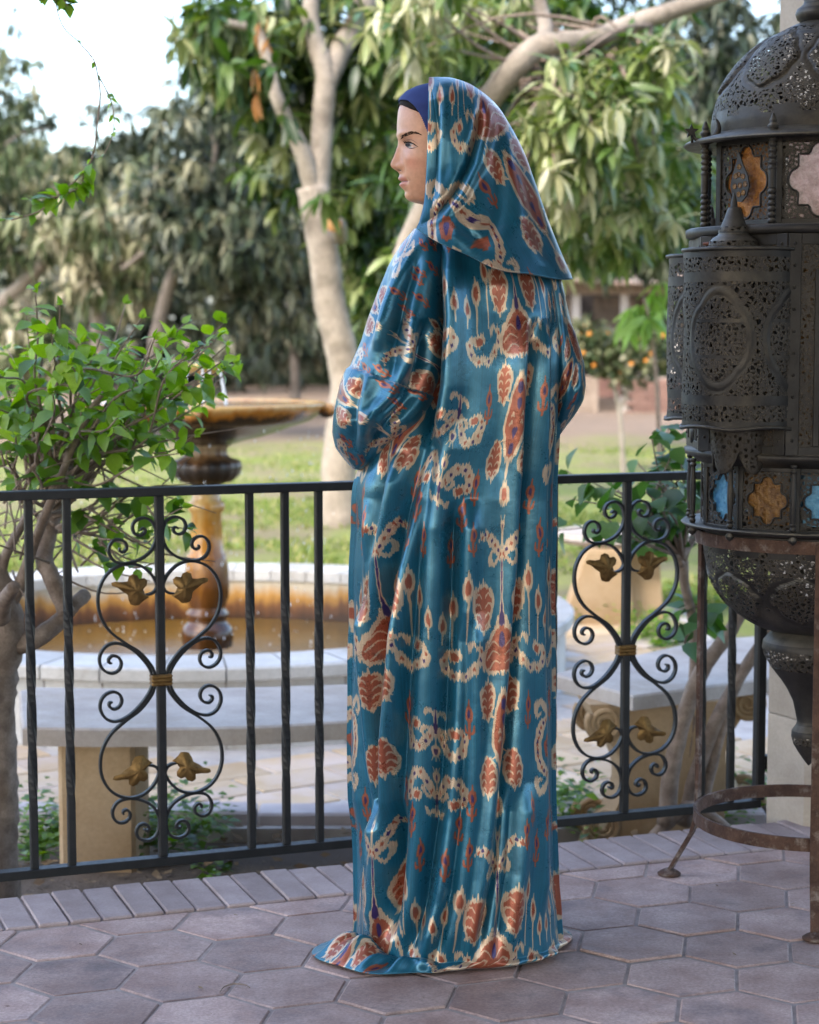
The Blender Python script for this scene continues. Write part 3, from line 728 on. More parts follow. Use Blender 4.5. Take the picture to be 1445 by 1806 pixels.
# ---- robe
T_robe = [(398, 752, 895), (420, 725, 930), (450, 704, 958), (500, 692, 984), (560, 692, 992), (640, 692, 994), (720, 686, 990), (800, 650, 986), (850, 632, 983), (900, 627, 981), (1000, 624, 980), (1150, 622, 979), (1300, 622, 979), (1450, 624, 981), (1560, 627, 983), (1620, 628, 986), (1650, 624, 990)]
RFOLD = [
    ([(764, 430), (770, 560), (764, 680), (745, 790), (722, 900), (700, 1000), (684, 1120), (672, 1300), (668, 1460)], 17, .034, 1),
    ([(778, 740), (754, 880), (736, 1000), (722, 1150), (712, 1320), (704, 1480), (688, 1660)], 15, .027, -1),
    ([(802, 880), (796, 1080), (788, 1270), (775, 1440), (752, 1590), (722, 1700)], 15, .021, 1),
    ([(822, 1080), (820, 1250), (812, 1420), (794, 1570), (765, 1700)], 12, .013, 1),
    ([(938, 560), (926, 800), (918, 1000), (905, 1200), (886, 1390), (868, 1550), (842, 1690)], 10, .015, -1),
    ([(640, 880), (634, 1100), (640, 1300), (650, 1520)], 9, .012, 1),
    ([(690, 800), (672, 890), (656, 990), (648, 1100)], 12, .017, 1),
    ([(970, 560), (964, 900), (967, 1300), (972, 1610)], 8, .010, -1),
    ([(908, 1380), (896, 1540), (874, 1690)], 11, .013, 1),
    ([(880, 500), (882, 700), (878, 880)], 26, .006, 1),
]
def build_robe():
    nc = 460; rows = list(np.arange(398, 1650, 3.6)); th = np.linspace(-math.pi, math.pi, nc, endpoint=False)
    V = []; UV = []; sp = lambda v, e: np.sign(v) * np.abs(v) ** e
    # stretch columns so that the camera side is denser
    th = th - .35 * np.sin(th)
    zs = []
    for py in rows:
        xl, xr = interp([(a, b) for a, b, c in T_robe], py, 22), interp([(a, c) for a, b, c in T_robe], py, 22)
        L, Rr = pix(xl + 3, py, PY - .075), pix(xr - 3, py, PY - .075); cx, rx = (L.x + Rr.x) / 2, (Rr.x - L.x) / 2; z = pix(800, py, PY).z
        ry = interp([(398, .07), (430, .10), (500, .135), (640, .155), (900, .160), (1300, .165), (1650, .175)], py, 30)
        e = .88
        x = cx + rx * sp(np.sin(th), e); y = PY - ry * sp(np.cos(th), e)
        V.append(np.stack([x, y, np.full(nc, z)], 1)); zs.append(z)
    zl = zs[-1]
    # hem: the cloth bends on to the floor and spreads, furthest to the left and towards the back right
    nb = 46
    base = V[-1]; cxy = base[:, :2].mean(0); dirv = base[:, :2] - cxy; dirn = dirv / np.linalg.norm(dirv, axis=1)[:, None]
    ang = np.arctan2(dirn[:, 0], -dirn[:, 1])
    spread = .024 + .105 * np.exp(-((ang + 1.25) / .55) ** 2) + .055 * np.exp(-((ang + .55) / .40) ** 2) + .034 * np.exp(-((ang - 2.0) / .35) ** 2) + .02 * np.sin(ang * 7 + 1) * (np.cos(ang) > -.2) + .012 * np.exp(-((ang - .35) / .3) ** 2)
    spread = .002 + .094 * np.exp(-((ang + 1.38) / .42) ** 2) + .058 * np.exp(-((ang + .78) / .30) ** 2) + .020 * np.exp(-((ang + .28) / .20) ** 2) + .036 * np.exp(-((ang - 1.9) / .35) ** 2)
    lobes = np.array([.5 + .5 * math.sin(a * 8 + 2.0 * math.sin(a * 3 + .7)) for a in ang]) ** 1.6
    lob2 = np.array([.5 + .5 * math.sin(a * 15 + 2.6 * math.sin(a * 4 + 1.9)) for a in ang]) ** 1.4
    for k in range(1, nb + 1):
        t = k / nb; bul = math.sin(min(t * 1.0, 1) * math.pi) ** 1.4
        z = (zl - .006) * (1 - t) ** (1.0 + 1.1 * np.clip(spread / .08, 0, 1)) + .006
        off = spread * t ** 2.2 + (.017 * lobes + .012 * lob2) * bul * t - .010 * t ** 3 * np.clip(1 - spread / .03, 0, 1)
        tw = .05 * np.clip(spread / .1, 0, 1) * t ** 2
        ca, sa = np.cos(tw), np.sin(tw); dx, dy = dirn[:, 0] * ca - dirn[:, 1] * sa, dirn[:, 0] * sa + dirn[:, 1] * ca
        xy = base[:, :2] + np.stack([dx, dy], 1) * off[:, None]
        rip = (.034 * lobes + .020 * lob2) * (math.sin(min(t ** 1.3, 1) * math.pi) ** 1.1) * np.clip((spread - .01) / .05, 0, 1.1) * np.clip(np.cos(ang) * 2.5 + .1, 0, 1)
        rip = rip + .016 * np.maximum(0, np.sin(ang * 25 + 4.5 * t + 1.2 * np.sin(ang * 6))) ** 1.3 * math.sin(min(t ** 1.5, 1) * math.pi) * np.clip((spread - .02) / .04, 0, 1) * np.clip(np.cos(ang) * 4 + .6, 0, 1)
        V.append(np.stack([xy[:, 0], xy[:, 1], np.maximum(z + rip, .004 + .0015 * np.sin(ang * 11))], 1))
    P = np.concatenate(V); nr = len(V)
    # outward normals of the plain form, then folds
    G = P.reshape(nr, nc, 3); du = np.roll(G, -1, 1) - np.roll(G, 1, 1); dv = np.gradient(G, axis=0)
    nrm = np.cross(du, dv); nrm /= np.linalg.norm(nrm, axis=2)[..., None] + 1e-12
    cen = G.mean(1, keepdims=True); flip = np.sign(((G - cen)[..., :2] * nrm[..., :2]).sum(2).mean()); nrm *= flip
    px, py = proj(P); near = (np.tile(np.cos(th), nr) > -.15)
    d = np.where(near, fold_disp(px, py, RFOLD), 0)
    sil = np.clip(np.tile(np.cos(th), nr) * 2.2, 0, 1)
    d *= np.where(near, .25 + .75 * sil, 1)
    tt = np.tile(th, nr); hh = np.repeat(np.linspace(0, 1, nr), nc)
    d += np.where(np.cos(tt) < .1, .010 * np.sin(tt * 13 + 2 * np.sin(hh * 3)) * np.clip(hh * 3, 0, 1), 0)
    d += .0007 * np.sin(tt * 21 + 3 * np.sin(hh * 2.3 + tt)) * np.clip((hh - .25) * 2, 0, 1)
    d += .007 * fnoise(P[:], 5, 1.0) + .003 * fnoise(P[:], 16, 4.0)
    rowi = np.repeat(np.arange(nr), nc); d *= np.clip((nr - rowi) / 40, 0, 1) * .9 + .1
    n2 = nrm.reshape(-1, 3).copy(); n2[:, 2] *= .3
    P = P + n2 * d[:, None]; P[:, 2] = np.maximum(P[:, 2], .004)
    # cloth coordinates
    rx0, ry0 = .205, .17
    arc = np.concatenate([[0], np.cumsum(np.hypot(np.diff(rx0 * np.sin(th)), np.diff(ry0 * np.cos(th))))])
    i0 = np.argmin(np.abs(th - .42)); arc = arc - arc[i0]
    Gp = P.reshape(nr, nc, 3); step = np.linalg.norm(np.diff(Gp, axis=0), axis=2)
    k9 = np.ones(9) / 9; step = np.stack([np.convolve(np.concatenate([r_[-4:], r_, r_[:4]]), k9, 'valid') for r_ in step])
    vv = np.concatenate([np.zeros((1, nc)), np.cumsum(step, 0)])
    z0 = pix(880, 472, PY - .15).z
    U = np.tile(arc / UW, nr); Vv = (-(vv - (zs[0] - z0)) / UH).ravel()
    # the weave leans to the lower left near the hem and gathers into the folds
    U = U + np.repeat(np.clip((np.linspace(0, 1, nr) - .68), 0, 1) ** 1.4 * .55, nc) * np.clip(np.tile(np.cos(th), nr), 0, 1)
    me = make_mesh('robe', P - np.array(person.location), grid_faces(nr, nc), M_ikat, uv=np.stack([U, Vv], 1))
    o = link('robe', me, person); md = o.modifiers.new('thickness', 'SOLIDIFY'); md.thickness = .002; md.offset = -1
    return o
robe = build_robe()
# ---- sleeves
def build_sleeve(tab, ycen, ryf, folds, u0, v0, rot, seam=None, seed=0, nc=220, cuff=None):
    rows = np.arange(tab[0][0], tab[-1][0] + .1, 2.6); th = np.linspace(-math.pi, math.pi, nc, endpoint=False); th = th - .3 * np.sin(th); V = []
    for py in rows:
        xl, xr = interp([(a, b) for a, b, c in tab], py, 7), interp([(a, c) for a, b, c in tab], py, 7); yc = interp(ycen, py, 15)
        L, Rr = pix(xl, py, yc), pix(xr, py, yc); cx, rx = (L.x + Rr.x) / 2, (Rr.x - L.x) / 2; ry = min(interp(ryf, py, 12), rx * 3)
        V.append(np.stack([cx + rx * np.sign(np.sin(th)) * np.abs(np.sin(th)) ** .9, yc - ry * np.cos(th), np.full(nc, (L.z + Rr.z) / 2)], 1))
    G = np.array(V); nr = len(V); P = G.reshape(-1, 3); cen = np.repeat(G.mean(1), nc, 0); nrm = P - cen; nrm[:, 2] = 0; nrm /= np.linalg.norm(nrm, axis=1)[:, None] + 1e-9
    px, py = proj(P); near = np.tile(np.cos(th), nr); d = np.where(near > -.1, fold_disp(px, py, folds) * np.clip(near * 2.5, 0, 1), 0)
    d += .005 * fnoise(P, 11, seed) * np.clip(near * 2 + .3, 0, 1)
    if cuff:                                            # turned-up cuff stands a little proud below its edge
        ey = cuff[0] + (px - cuff[1]) * cuff[2]; d += .0045 * np.clip((py - ey) / 3, 0, 1)
    P = P + nrm * d[:, None]
    c, s = math.cos(rot), math.sin(rot); a = np.tile(th * .13, nr); b = np.repeat(G[:, :, 2].mean(1), nc)
    uv = np.stack([(a * c + b * s) / UW + u0, (-a * s + b * c) / UH + v0], 1)
    if cuff:
        k = py > cuff[0] + (px - cuff[1]) * cuff[2]; uv[k] += (.31, .17)
    F = grid_faces(nr, nc) + [tuple(range(nc)), tuple(range((nr - 1) * nc, nr * nc))[::-1]]
    me = make_mesh('sleeve', P - np.array(person.location), F, M_ikat, uv=uv)
    return link('sleeve', me, person)
LF = [([(742, 430), (722, 500), (700, 570), (676, 650)], 12, .011, -1), ([(690, 470), (668, 540), (650, 620)], 9, .008, 1), ([(752, 560), (740, 640), (716, 700), (680, 745), (655, 790)], 13, .020, -1),
      ([(722, 640), (700, 700), (668, 735), (640, 765)], 9, .014, 1), ([(712, 520), (704, 600), (690, 690)], 11, .009, 1), ([(640, 640), (625, 720), (628, 800)], 9, .010, 1), ([(665, 720), (660, 770), (645, 815)], 8, .016, -1)]
build_sleeve([(403, 733, 775), (415, 722, 783), (430, 708, 790), (470, 684, 792), (520, 664, 790), (560, 650, 788), (600, 638, 786), (640, 620, 782), (660, 610, 778), (680, 603, 772), (720, 595, 757), (745, 591, 742), (765, 590, 724), (790, 596, 694), (810, 611, 664), (822, 622, 645), (829, 627, 634)],
             [(403, PY - .02), (480, PY - .045), (600, PY - .055), (760, PY - .05), (829, PY - .02)], [(403, .06), (430, .09), (500, .105), (640, .12), (740, .115), (829, .03)], LF, .62, .35, R(68), seed=4, cuff=(655, 640, .36))
RFd = [([(1000, 520), (1006, 600), (1004, 700)], 8, .008, 1), ([(1016, 580), (1018, 660), (1006, 730)], 6, .006, -1)]
build_sleeve([(480, 950, 984), (495, 952, 990), (520, 955, 996), (560, 962, 1006), (600, 966, 1016), (640, 968, 1025), (680, 970, 1030), (705, 970, 1027), (730, 972, 1014), (750, 976, 999), (768, 982, 988)],
             [(480, PY + .01), (768, PY + .03)], [(480, .06), (560, .09), (700, .10), (768, .02)], RFd, .12, .6, R(-60), seed=9)
# ---- hood: two mirrored halves about the plane of the profile, sharing a back seam
HOODY = PY - .005
F_edge = [(0, 757, 139), (.06, 757, 165), (.2, 756, 215), (.4, 754, 275), (.6, 752, 325), (.75, 749, 360), (.88, 742, 387), (1, 735, 404)]
B_edge = [(0, 776, 139), (.04, 800, 141), (.10, 835, 155), (.20, 872, 185), (.30, 897, 222), (.42, 922, 270), (.55, 942, 325), (.70, 963, 385), (.85, 986, 443), (1, 1008, 493)]
HF = [([(848, 170), (843, 230), (828, 290), (800, 345), (768, 385), (742, 402)], 9, .012, 1), ([(905, 250), (930, 330), (955, 410), (985, 470)], 14, .009, -1), ([(870, 200), (880, 300), (872, 400), (850, 450)], 20, .007, 1), ([(776, 150), (774, 250), (768, 340), (760, 390)], 5, .0028, 1),
      ([(920, 380), (950, 430), (980, 475)], 10, .008, 1), ([(800, 380), (830, 415), (870, 455)], 14, .007, -1)]
def build_hood():
    nt, ns = 200, 150; V = []; UV = []
    fe, be = smooth_path(F_edge, 300), smooth_path(B_edge, 300)
    for side in (-1, 1):
        rng_s = range(ns) if side < 0 else range(ns - 2, -1, -1)
        for j in range(nt):
            pass
    S = np.linspace(0, 1, ns); Tt = np.linspace(0, 1, nt); Gd = np.zeros((nt, 2 * ns - 1, 3)); UVg = np.zeros((nt, 2 * ns - 1, 2))
    for j, t in enumerate(Tt):
        f = np.array([interp(fe[:, [0, 1]], t), interp(fe[:, [0, 2]], t)]); b = np.array([interp(be[:, [0, 1]], t), interp(be[:, [0, 2]], t)])
        H = interp(list(zip([-.1, 0, .02, .045, .10, .18, .3, .5, .75, .9, 1, 1.1], [.006, .006, .030, .058, .082, .094, .100, .103, .128, .158, .172, .184])), t, .012 + .09 * min(1, t * 2.5) // .03 * .03)
        Hf = interp(list(zip([-.1, 0, .02, .045, .10, .18, .3, .5, .75, .9, 1, 1.1], [.006, .006, .030, .056, .078, .088, .091, .090, .100, .118, .128, .136])), t, .012 + .09 * min(1, t * 2.5) // .03 * .03)
        s = S ** .85
        xx = f[0] + (b[0] - f[0]) * s; sag = 22 * t ** 5 + 3.0 * t ** 6 * np.sin(s * 13 + 1.0) * np.clip(s * 6, 0, 1) * np.clip((1 - s) * 6, 0, 1); yy = f[1] + (b[1] - f[1]) * s + sag * np.sin(np.pi * s) ** .8
        pr = (1 - s ** 3.2) ** .60
        pr = pr * np.interp(s, [0, .25, 1], [Hf / H, 1, 1])
        h = H * pr + .002 + .009 * t ** 5 * np.sin(s * 12.5 + .5) * np.clip(s * 5, 0, 1) * np.clip((1 - s) * 5, 0, 1)
        for i in range(ns):
            d = ray(xx[i], yy[i]); q = d * (HOODY / d.y)
            X, Z = q.x, CAM_Z + q.z
            Gd[j, i] = (X, HOODY - h[i], Z); Gd[j, 2 * ns - 2 - i] = (X, HOODY + h[i] * .95, Z)
    P = Gd.reshape(-1, 3); near = P[:, 1] <= HOODY + .001
    # perspective: near half is closer, pull it towards the axis so that the outline stays put
    k = P[:, 1] / HOODY
    P[:, 0] *= k; P[:, 2] = CAM_Z + (P[:, 2] - CAM_Z) * k
    px, py = proj(P); d = np.where(near, fold_disp(px, py, HF), 0); si = np.tile(np.concatenate([S, S[-2::-1]]), nt); d *= np.clip((1 - si) * 6, 0, 1)
    d += .005 * fnoise(P, 8, 3.3) * np.clip((1 - si) * 5, 0, 1)
    P[:, 1] -= np.where(near, d, -d)
    # front hem: a stitched band along the face edge
    band = np.exp(-((si - .075) / .012) ** 2) * (near); P[:, 1] += band * .0016
    r = R(-28); X0, Z0 = pix(850, 300, HOODY).x, pix(850, 300, HOODY).z
    a, b = P[:, 0] - X0, P[:, 2] - Z0
    c, s_ = math.cos(r), math.sin(r)
    cur = np.clip((px - 800) / 60, 0, 1)                      # the band beside the face keeps the straight grain
    u1, v1 = a, b; u2, v2 = a * c - b * s_, a * s_ + b * c
    uv = np.stack([(u1 * (1 - cur) + u2 * cur) / UW + .40, (v1 * (1 - cur) + v2 * cur) / UH + .62], 1)
    nc = 2 * ns - 1
    me = make_mesh('hood', P - np.array(person.location), grid_faces(nt, nc, False), M_ikat, uv=uv)
    o = link('hood', me, person); md = o.modifiers.new('thickness', 'SOLIDIFY'); md.thickness = .0035; md.offset = -1
build_hood()

# ---- head and body: one continuous skin surface
YAW = R(9)                                             # face turned a touch towards the camera
HY = PY - .005; HS = (pix(1, 260, HY) - pix(0, 260, HY)).length   # metres per photograph pixel at the head
HXC = 786.0
PF = [(140, 790), (150, 786), (153, 762), (160, 735), (168, 719), (178, 709), (188, 705), (198, 702.2), (212, 700.8), (222, 700.4), (232, 700.0), (238, 700.0), (244, 700.8), (250, 703), (258, 705), (268, 706), (280, 706.5), (292, 705.5), (300, 704.5), (305, 703.6), (308, 704.3), (311, 703.6), (314, 702.6), (317, 703.2), (320, 706.2), (322, 706.4), (325, 704.8), (328, 705.6), (331.5, 708), (335, 713), (338, 715), (343, 715), (348, 716.2), (352, 719), (355, 724), (357.4, 734), (360, 752), (366, 760), (380, 764), (400, 762)]
NOSE = [(236, 0), (244, 0), (250, 1.5), (256, 3.4), (262, 6.0), (270, 9.6), (277, 12.6), (284, 15.8), (289, 17.4), (293, 17.2), (297, 14.0), (300, 9.0), (303, 3.0), (306, .4), (309, 0)]
NSIG = [(240, 5.5), (255, 5.2), (270, 6.2), (282, 8.4), (292, 10.5), (300, 9.5), (310, 8)]
BK = [(140, 790), (150, 790), (153, 800), (158, 812), (170, 834), (190, 850), (220, 858), (250, 858), (280, 850), (310, 842), (340, 836), (360, 834), (400, 838)]
WD = [(140, 2), (150, 4), (153, 18), (158, 30), (172, 49), (190, 66), (215, 71), (240, 71), (262, 70), (285, 67), (305, 62), (325, 56), (340, 50), (350, 44), (356, 42), (362, 42), (380, 44), (400, 50)]
PFS = [(140, 790), (150, 786), (153, 762), (160, 735), (168, 719), (178, 709), (188, 705), (198, 702.2), (212, 700.8), (222, 700.4), (238, 700.6), (252, 703), (268, 705.6), (285, 706), (300, 706.5), (315, 708), (330, 711), (343, 715), (350, 718), (355, 724), (357.4, 734), (360, 752), (366, 760), (380, 764), (400, 762)]
def head_point(phi, py):
    """front = phi 0 facing -X; returns head-local px: forward, side (towards camera +), py"""
    xf, xb, wd = interp(PFS, py, 7), interp(BK, py, 9), interp(WD, py, 9)
    c, s = np.cos(phi), np.sin(phi)
    e = .86; cc = np.sign(c) * np.abs(c) ** e; ss = np.sign(s) * np.abs(s) ** .95
    fwd = np.where(c > 0, (HXC - xf) * cc, (xb - HXC) * cc); side = wd * ss
    front = c > 0
    fwd = fwd + front * (interp(PFS, py, 7) - interp(PF, py, 1.6)) * np.exp(-(side / 15.5) ** 2)
    # features (all in photograph pixels)
    fwd = fwd + front * interp(NOSE, py, 3) * np.exp(-(side / interp(NSIG, py, 5)) ** 2)
    g = lambda l, y, sl, sy: np.exp(-((np.abs(side) - l) / sl) ** 2 - ((py - y) / sy) ** 2)
    fwd = fwd + front * (5.0 * g(12.5, 295, 4.5, 5.5) - 8.5 * g(28, 257, 13, 9.5) + 2.2 * g(26, 239, 16, 5) + 3.2 * g(38, 283, 15, 12)
                         - 3.0 * g(21, 320, 4, 6) + 1.6 * g(0, 345, 16, 8) + 1.5 * g(9, 315, 8, 3.2) + 1.5 * g(8, 326, 9, 3.2) - 2.4 * g(0, 320.6, 19, 1.3)
                         - 2.5 * g(8.5, 301.5, 3.0, 1.8) - 1.0 * g(20, 300, 3, 8) - .8 * g(0, 308, 2.5, 3))
    side = side * (1 + .0 * py)
    return fwd, side
cyaw, syaw = math.cos(YAW), math.sin(YAW)
Z260 = pix(HXC, 260, HY)
def head_world(fwd, side, py):
    X = -(fwd * cyaw) - side * syaw * 0 + side * (-syaw) * -1 * 0
    x = -fwd * cyaw + side * syaw; y = -side * cyaw - fwd * syaw
    return np.stack([Z260.x + x * HS, HY + y * HS, Z260.z - (np.asarray(py) - 260) * HS], -1)
nph = 380; phis = np.linspace(-math.pi, math.pi, nph, endpoint=False); phis = phis - .62 * np.sin(phis)
hrows = np.concatenate([np.linspace(150.2, 190.5, 70), np.linspace(191, 360, 290), np.linspace(362, 400, 16)])
HG = []; SK = []
for py in hrows:
    f, s = head_point(phis, np.full(nph, py)); HG.append(head_world(f, s, np.full(nph, py)))
    a = np.abs(s); fr_ = np.cos(phis) > 0
    lip = ((a < 19.5) & (py > 311.5 + 0.030 * a ** 1.5 * .55) & (py < 331.0 - .030 * a ** 1.5 * .9) & fr_).astype(float)
    lin = np.exp(-((py - 320.8 - .02 * a) / .9) ** 2) * (a < 20) * fr_
    nos = np.exp(-((a - 8.5) / 3.2) ** 2 - ((py - 301.6) / 1.7) ** 2) * fr_
    blush = np.exp(-((a - 40) / 15) ** 2 - ((py - 290) / 14) ** 2) * fr_
    lid = np.exp(-((a - 29) / 13) ** 2 - ((py - 251) / 6.5) ** 2) * fr_
    sk = np.array([.53, .28, .175]) * np.ones((nph, 3))
    def mx(c, w_): return sk * (1 - w_[:, None]) + np.array(c) * w_[:, None]
    sk = mx((.60, .23, .155), .5 * blush); sk = mx((.30, .155, .12), .6 * lid); sk = mx((.46, .18, .15), .68 * lip); sk = mx((.10, .03, .03), .8 * lin); sk = mx((.08, .035, .025), .95 * nos)
    SK.append(sk)
def body_rows():
    """neck, shoulders, trunk, hips and legs carried on below the head, inside the robe"""
    out = []; tab = [(402, 800, 50, 48), (412, 808, 54, 52), (424, 818, 70, 60), (440, 826, 92, 74), (470, 830, 108, 90), (560, 828, 116, 94), (680, 822, 118, 88), (800, 818, 124, 92), (900, 812, 134, 100), (1050, 808, 122, 92), (1250, 805, 92, 78), (1450, 803, 70, 62), (1640, 803, 60, 58), (1672, 802, 56, 62)]
    for py, cx, rx, ry in tab:
        c = pix(cx, py, PY); out.append(np.stack([c.x - rx * HS * np.cos(phis), c.y - ry * HS * np.sin(phis) , np.full(nph, c.z)], -1)); SK.append(np.array([.47, .265, .175]) * np.ones((nph, 3)))
    return out
HG += body_rows()
HP = np.concatenate(HG); SKc = np.concatenate(SK); SKc = np.concatenate([SKc, np.ones((len(SKc), 1))], 1)
def skin_mat():
    m, n, b, o = nm('skin'); a = N(n, 'ShaderNodeAttribute', attribute_name='tint'); v = coords(n)
    col = mixc(n, 1.0, a.outputs[0], ramp(n, noise_tex(n, v, 90, 5, .65), [(.3, (.88, .84, .80)), (.7, (1.08, 1.06, 1.05))]), 'MULTIPLY')
    n.links.new(col, b.inputs['Base Color']); b.inputs['Roughness'].default_value = .40; b.inputs['Specular IOR Level'].default_value = .5
    b.inputs['Subsurface Weight'].default_value = .12; b.inputs['Subsurface Radius'].default_value = (.012, .005, .003); b.inputs['Subsurface Scale'].default_value = .5
    bump(n, b, noise_tex(n, v, 520, 4, .65), .22, .0012); return m
M_skin = skin_mat()
hf = grid_faces(len(HG), nph) + [tuple(range(nph - 1, -1, -1))]
body = link('body', make_mesh('body', HP - np.array(person.location), hf, M_skin, attr={'tint': SKc}), person)
hb = BVHTree.FromPolygons([Vector(p) for p in HP], hf)
def on_face(px, py, off=.0006):
    o = Vector((0, 0, CAM_Z)); d = ray(px, py).normalized(); hit = hb.ray_cast(o, d)
    if hit[0] is None: return None
    n = hit[1]; n = n if n.dot(d) < 0 else -n
    return hit[0] + n * off
def mirror_pt(p):
    """reflect through the head's middle plane"""
    sx = Vector((syaw, -cyaw, 0)); c = Vector((Z260.x, HY, Z260.z)); return p - sx * (2 * (p - c).dot(sx))
loc_ = Vector(person.location)
M_hair = surf('dark_hair', (.008, .006, .005), (.020, .014, .011), 60, .75, .5, .001, spec=.1)
M_navy = surf('navy_jersey', (.010, .022, .115), (.016, .034, .155), 12, .7, .2, .002, spec=.3)
def strips(name, strokes, mat, wd, parent):
    for mir in (False, True):
        mb = MB()
        for pts, w0 in strokes:
            Q = [on_face(x, y, .0007) for x, y in pts]; Q = [q for q in Q if q is not None]
            if len(Q) < 3: continue
            mb.add(*tube(smooth_path([mirror_pt(q) for q in Q] if mir else Q, 8), [w0 * wd * .5, w0 * wd, w0 * wd * .15], 5))
        part(mb, name, mat, parent, person)
# eyebrow: many short hairs along the arch
rb = np.random.default_rng(5); st = []
arch_lo = [(706.5, 246.0), (711, 243.0), (717, 240.0), (724, 237.6), (731, 236.0), (738, 236.4), (742, 238)]
arch_hi = [(706.2, 242.0), (710, 237.8), (716, 234.4), (724, 231.6), (731, 231.4), (737, 233.6), (742, 237)]
for k in range(170):
    t = rb.random() ** .8; i = t * 6; a = np.array([np.interp(i, range(7), [p[0] for p in arch_lo]), np.interp(i, range(7), [p[1] for p in arch_lo])]); b = np.array([np.interp(i, range(7), [p[0] for p in arch_hi]), np.interp(i, range(7), [p[1] for p in arch_hi])])
    p = a + (b - a) * (.5 + (rb.random() - .5) * (1.15 - .5 * t)); dr = np.array([3.2, -3.0 + 4.2 * t]); st.append(([tuple(p), tuple(p + dr * .5), tuple(p + dr)], rb.uniform(.5, 1.0)))
strips('eyebrow', st, plain('brow_hair', (.030, .019, .014), .8, 0, .1), .00055, body)
# eye: white, iris, pupil and lashes set into the socket
def eye():
    c_px = (722.5, 256.0)
    def dome(name, outline, mat, off, parent):
        c = on_face(sum(p[0] for p in outline) / len(outline), sum(p[1] for p in outline) / len(outline), off)
        for mir in (False, True):
            mb = MB(); rg = [on_face(x, y, off * .75) for x, y in outline]; V = [c] + rg
            if mir: V = [mirror_pt(v) for v in V]
            n = len(rg); part(mb.add(V, [(0, i + 1, (i + 1) % n + 1) for i in range(n)]), name, mat, parent, person)
    alm = [(715.2, 253.0), (718, 251.8), (722, 251.9), (727, 253.4), (732, 256.4), (735.5, 258.6), (731, 259.8), (726, 261.0), (722, 260.8), (718.4, 258.6)]
    dome('eye_white', alm, plain('eye_white', (.42, .38, .36), .5, 0, .1), .0007, body)
    iris = [(720.9 + 4.6 * math.cos(q), 255.3 + 5.0 * math.sin(q)) for q in np.linspace(0, 2 * math.pi, 14, endpoint=False)]
    iris = [(x, min(max(y, 252.2), 260.0)) for x, y in iris]
    dome('iris', iris, plain('iris_brown', (.014, .006, .003), .5, 0, .1), .0034, body)
    up = [(713.2, 251.4), (715.5, 251.8), (719, 250.8), (723.5, 250.9), (728.5, 252.6), (733, 255.8), (738, 259.0)]
    lo = [(718.6, 259.2), (722.5, 261.5), (727, 261.6), (732, 260.4), (736, 259.2)]
    crease = [(716, 247.5), (721, 245.6), (727, 246.6), (733, 250.2), (738, 254.2)]
    strips('eyelashes', [(up, 1.35), ([(716.5, 251.4), (713.5, 250.2), (711.0, 248.4)], .55), ([(718.5, 251), (715.5, 249.2), (713.2, 247)], .5), (lo, .42)], M_hair, .0013, body)
    strips('eyelid_crease', [(crease, .5)], plain('lid_shadow', (.17, .085, .065), .6), .0011, body)
eye()
# hair at the hairline and navy under-scarf, both shells that follow the head
def shell(name, mat, off, test, parent, extra=None):
    H = np.array(HG[:len(hrows)]); nr = len(hrows); mask = np.zeros((nr, nph), bool); Pn = np.zeros_like(H)
    du = np.roll(H, -1, 1) - np.roll(H, 1, 1); dv = np.gradient(H, axis=0); nrm = np.cross(du, dv); nrm /= np.linalg.norm(nrm, axis=2)[..., None] + 1e-12
    out = H - H.mean(1, keepdims=True); sg = np.sign((out * nrm).sum(2)); nrm *= sg[..., None]
    P = H + nrm * off; F = []
    fw, sd_ = np.zeros((nr, nph)), np.zeros((nr, nph))
    for j, py in enumerate(hrows): fw[j], sd_[j] = head_point(phis, np.full(nph, py))
    ok = test(HXC - fw, np.abs(sd_), np.repeat(hrows[:, None], nph, 1))
    F = [(j * nph + i, j * nph + (i + 1) % nph, (j + 1) * nph + (i + 1) % nph, (j + 1) * nph + i) for j in range(nr - 1) for i in range(nph) if ok[j, i] and ok[j + 1, i] and ok[j, (i + 1) % nph] and ok[j + 1, (i + 1) % nph]]
    used = sorted({k for f in F for k in f}); mp = {k: i for i, k in enumerate(used)}
    me = make_mesh(name, P.reshape(-1, 3)[used] - np.array(person.location), [tuple(mp[k] for k in f) for f in F], mat)
    o = link(name, me, parent); md = o.modifiers.new('thickness', 'SOLIDIFY'); md.thickness = off * .8; md.offset = -1; return o
# edge of scarf: from the forehead top back and down past the temple
SE = [(181, 706), (186, 716), (195, 724), (205, 730), (215, 734.5), (230, 740), (250, 747), (270, 754), (300, 760), (360, 772)]
shell('under_scarf', M_navy, .0035, lambda x, s, y: (x > interp(SE, y)) | (y < 180), person)
HE = [(178, 700), (186, 703), (193, 709), (199, 717), (204, 726), (209, 734), (216, 741), (240, 748), (360, 790)]
shell('hair', M_hair, .0016, lambda x, s, y: (x > interp(HE, y)) & (y > 170) & (y < 300), body)

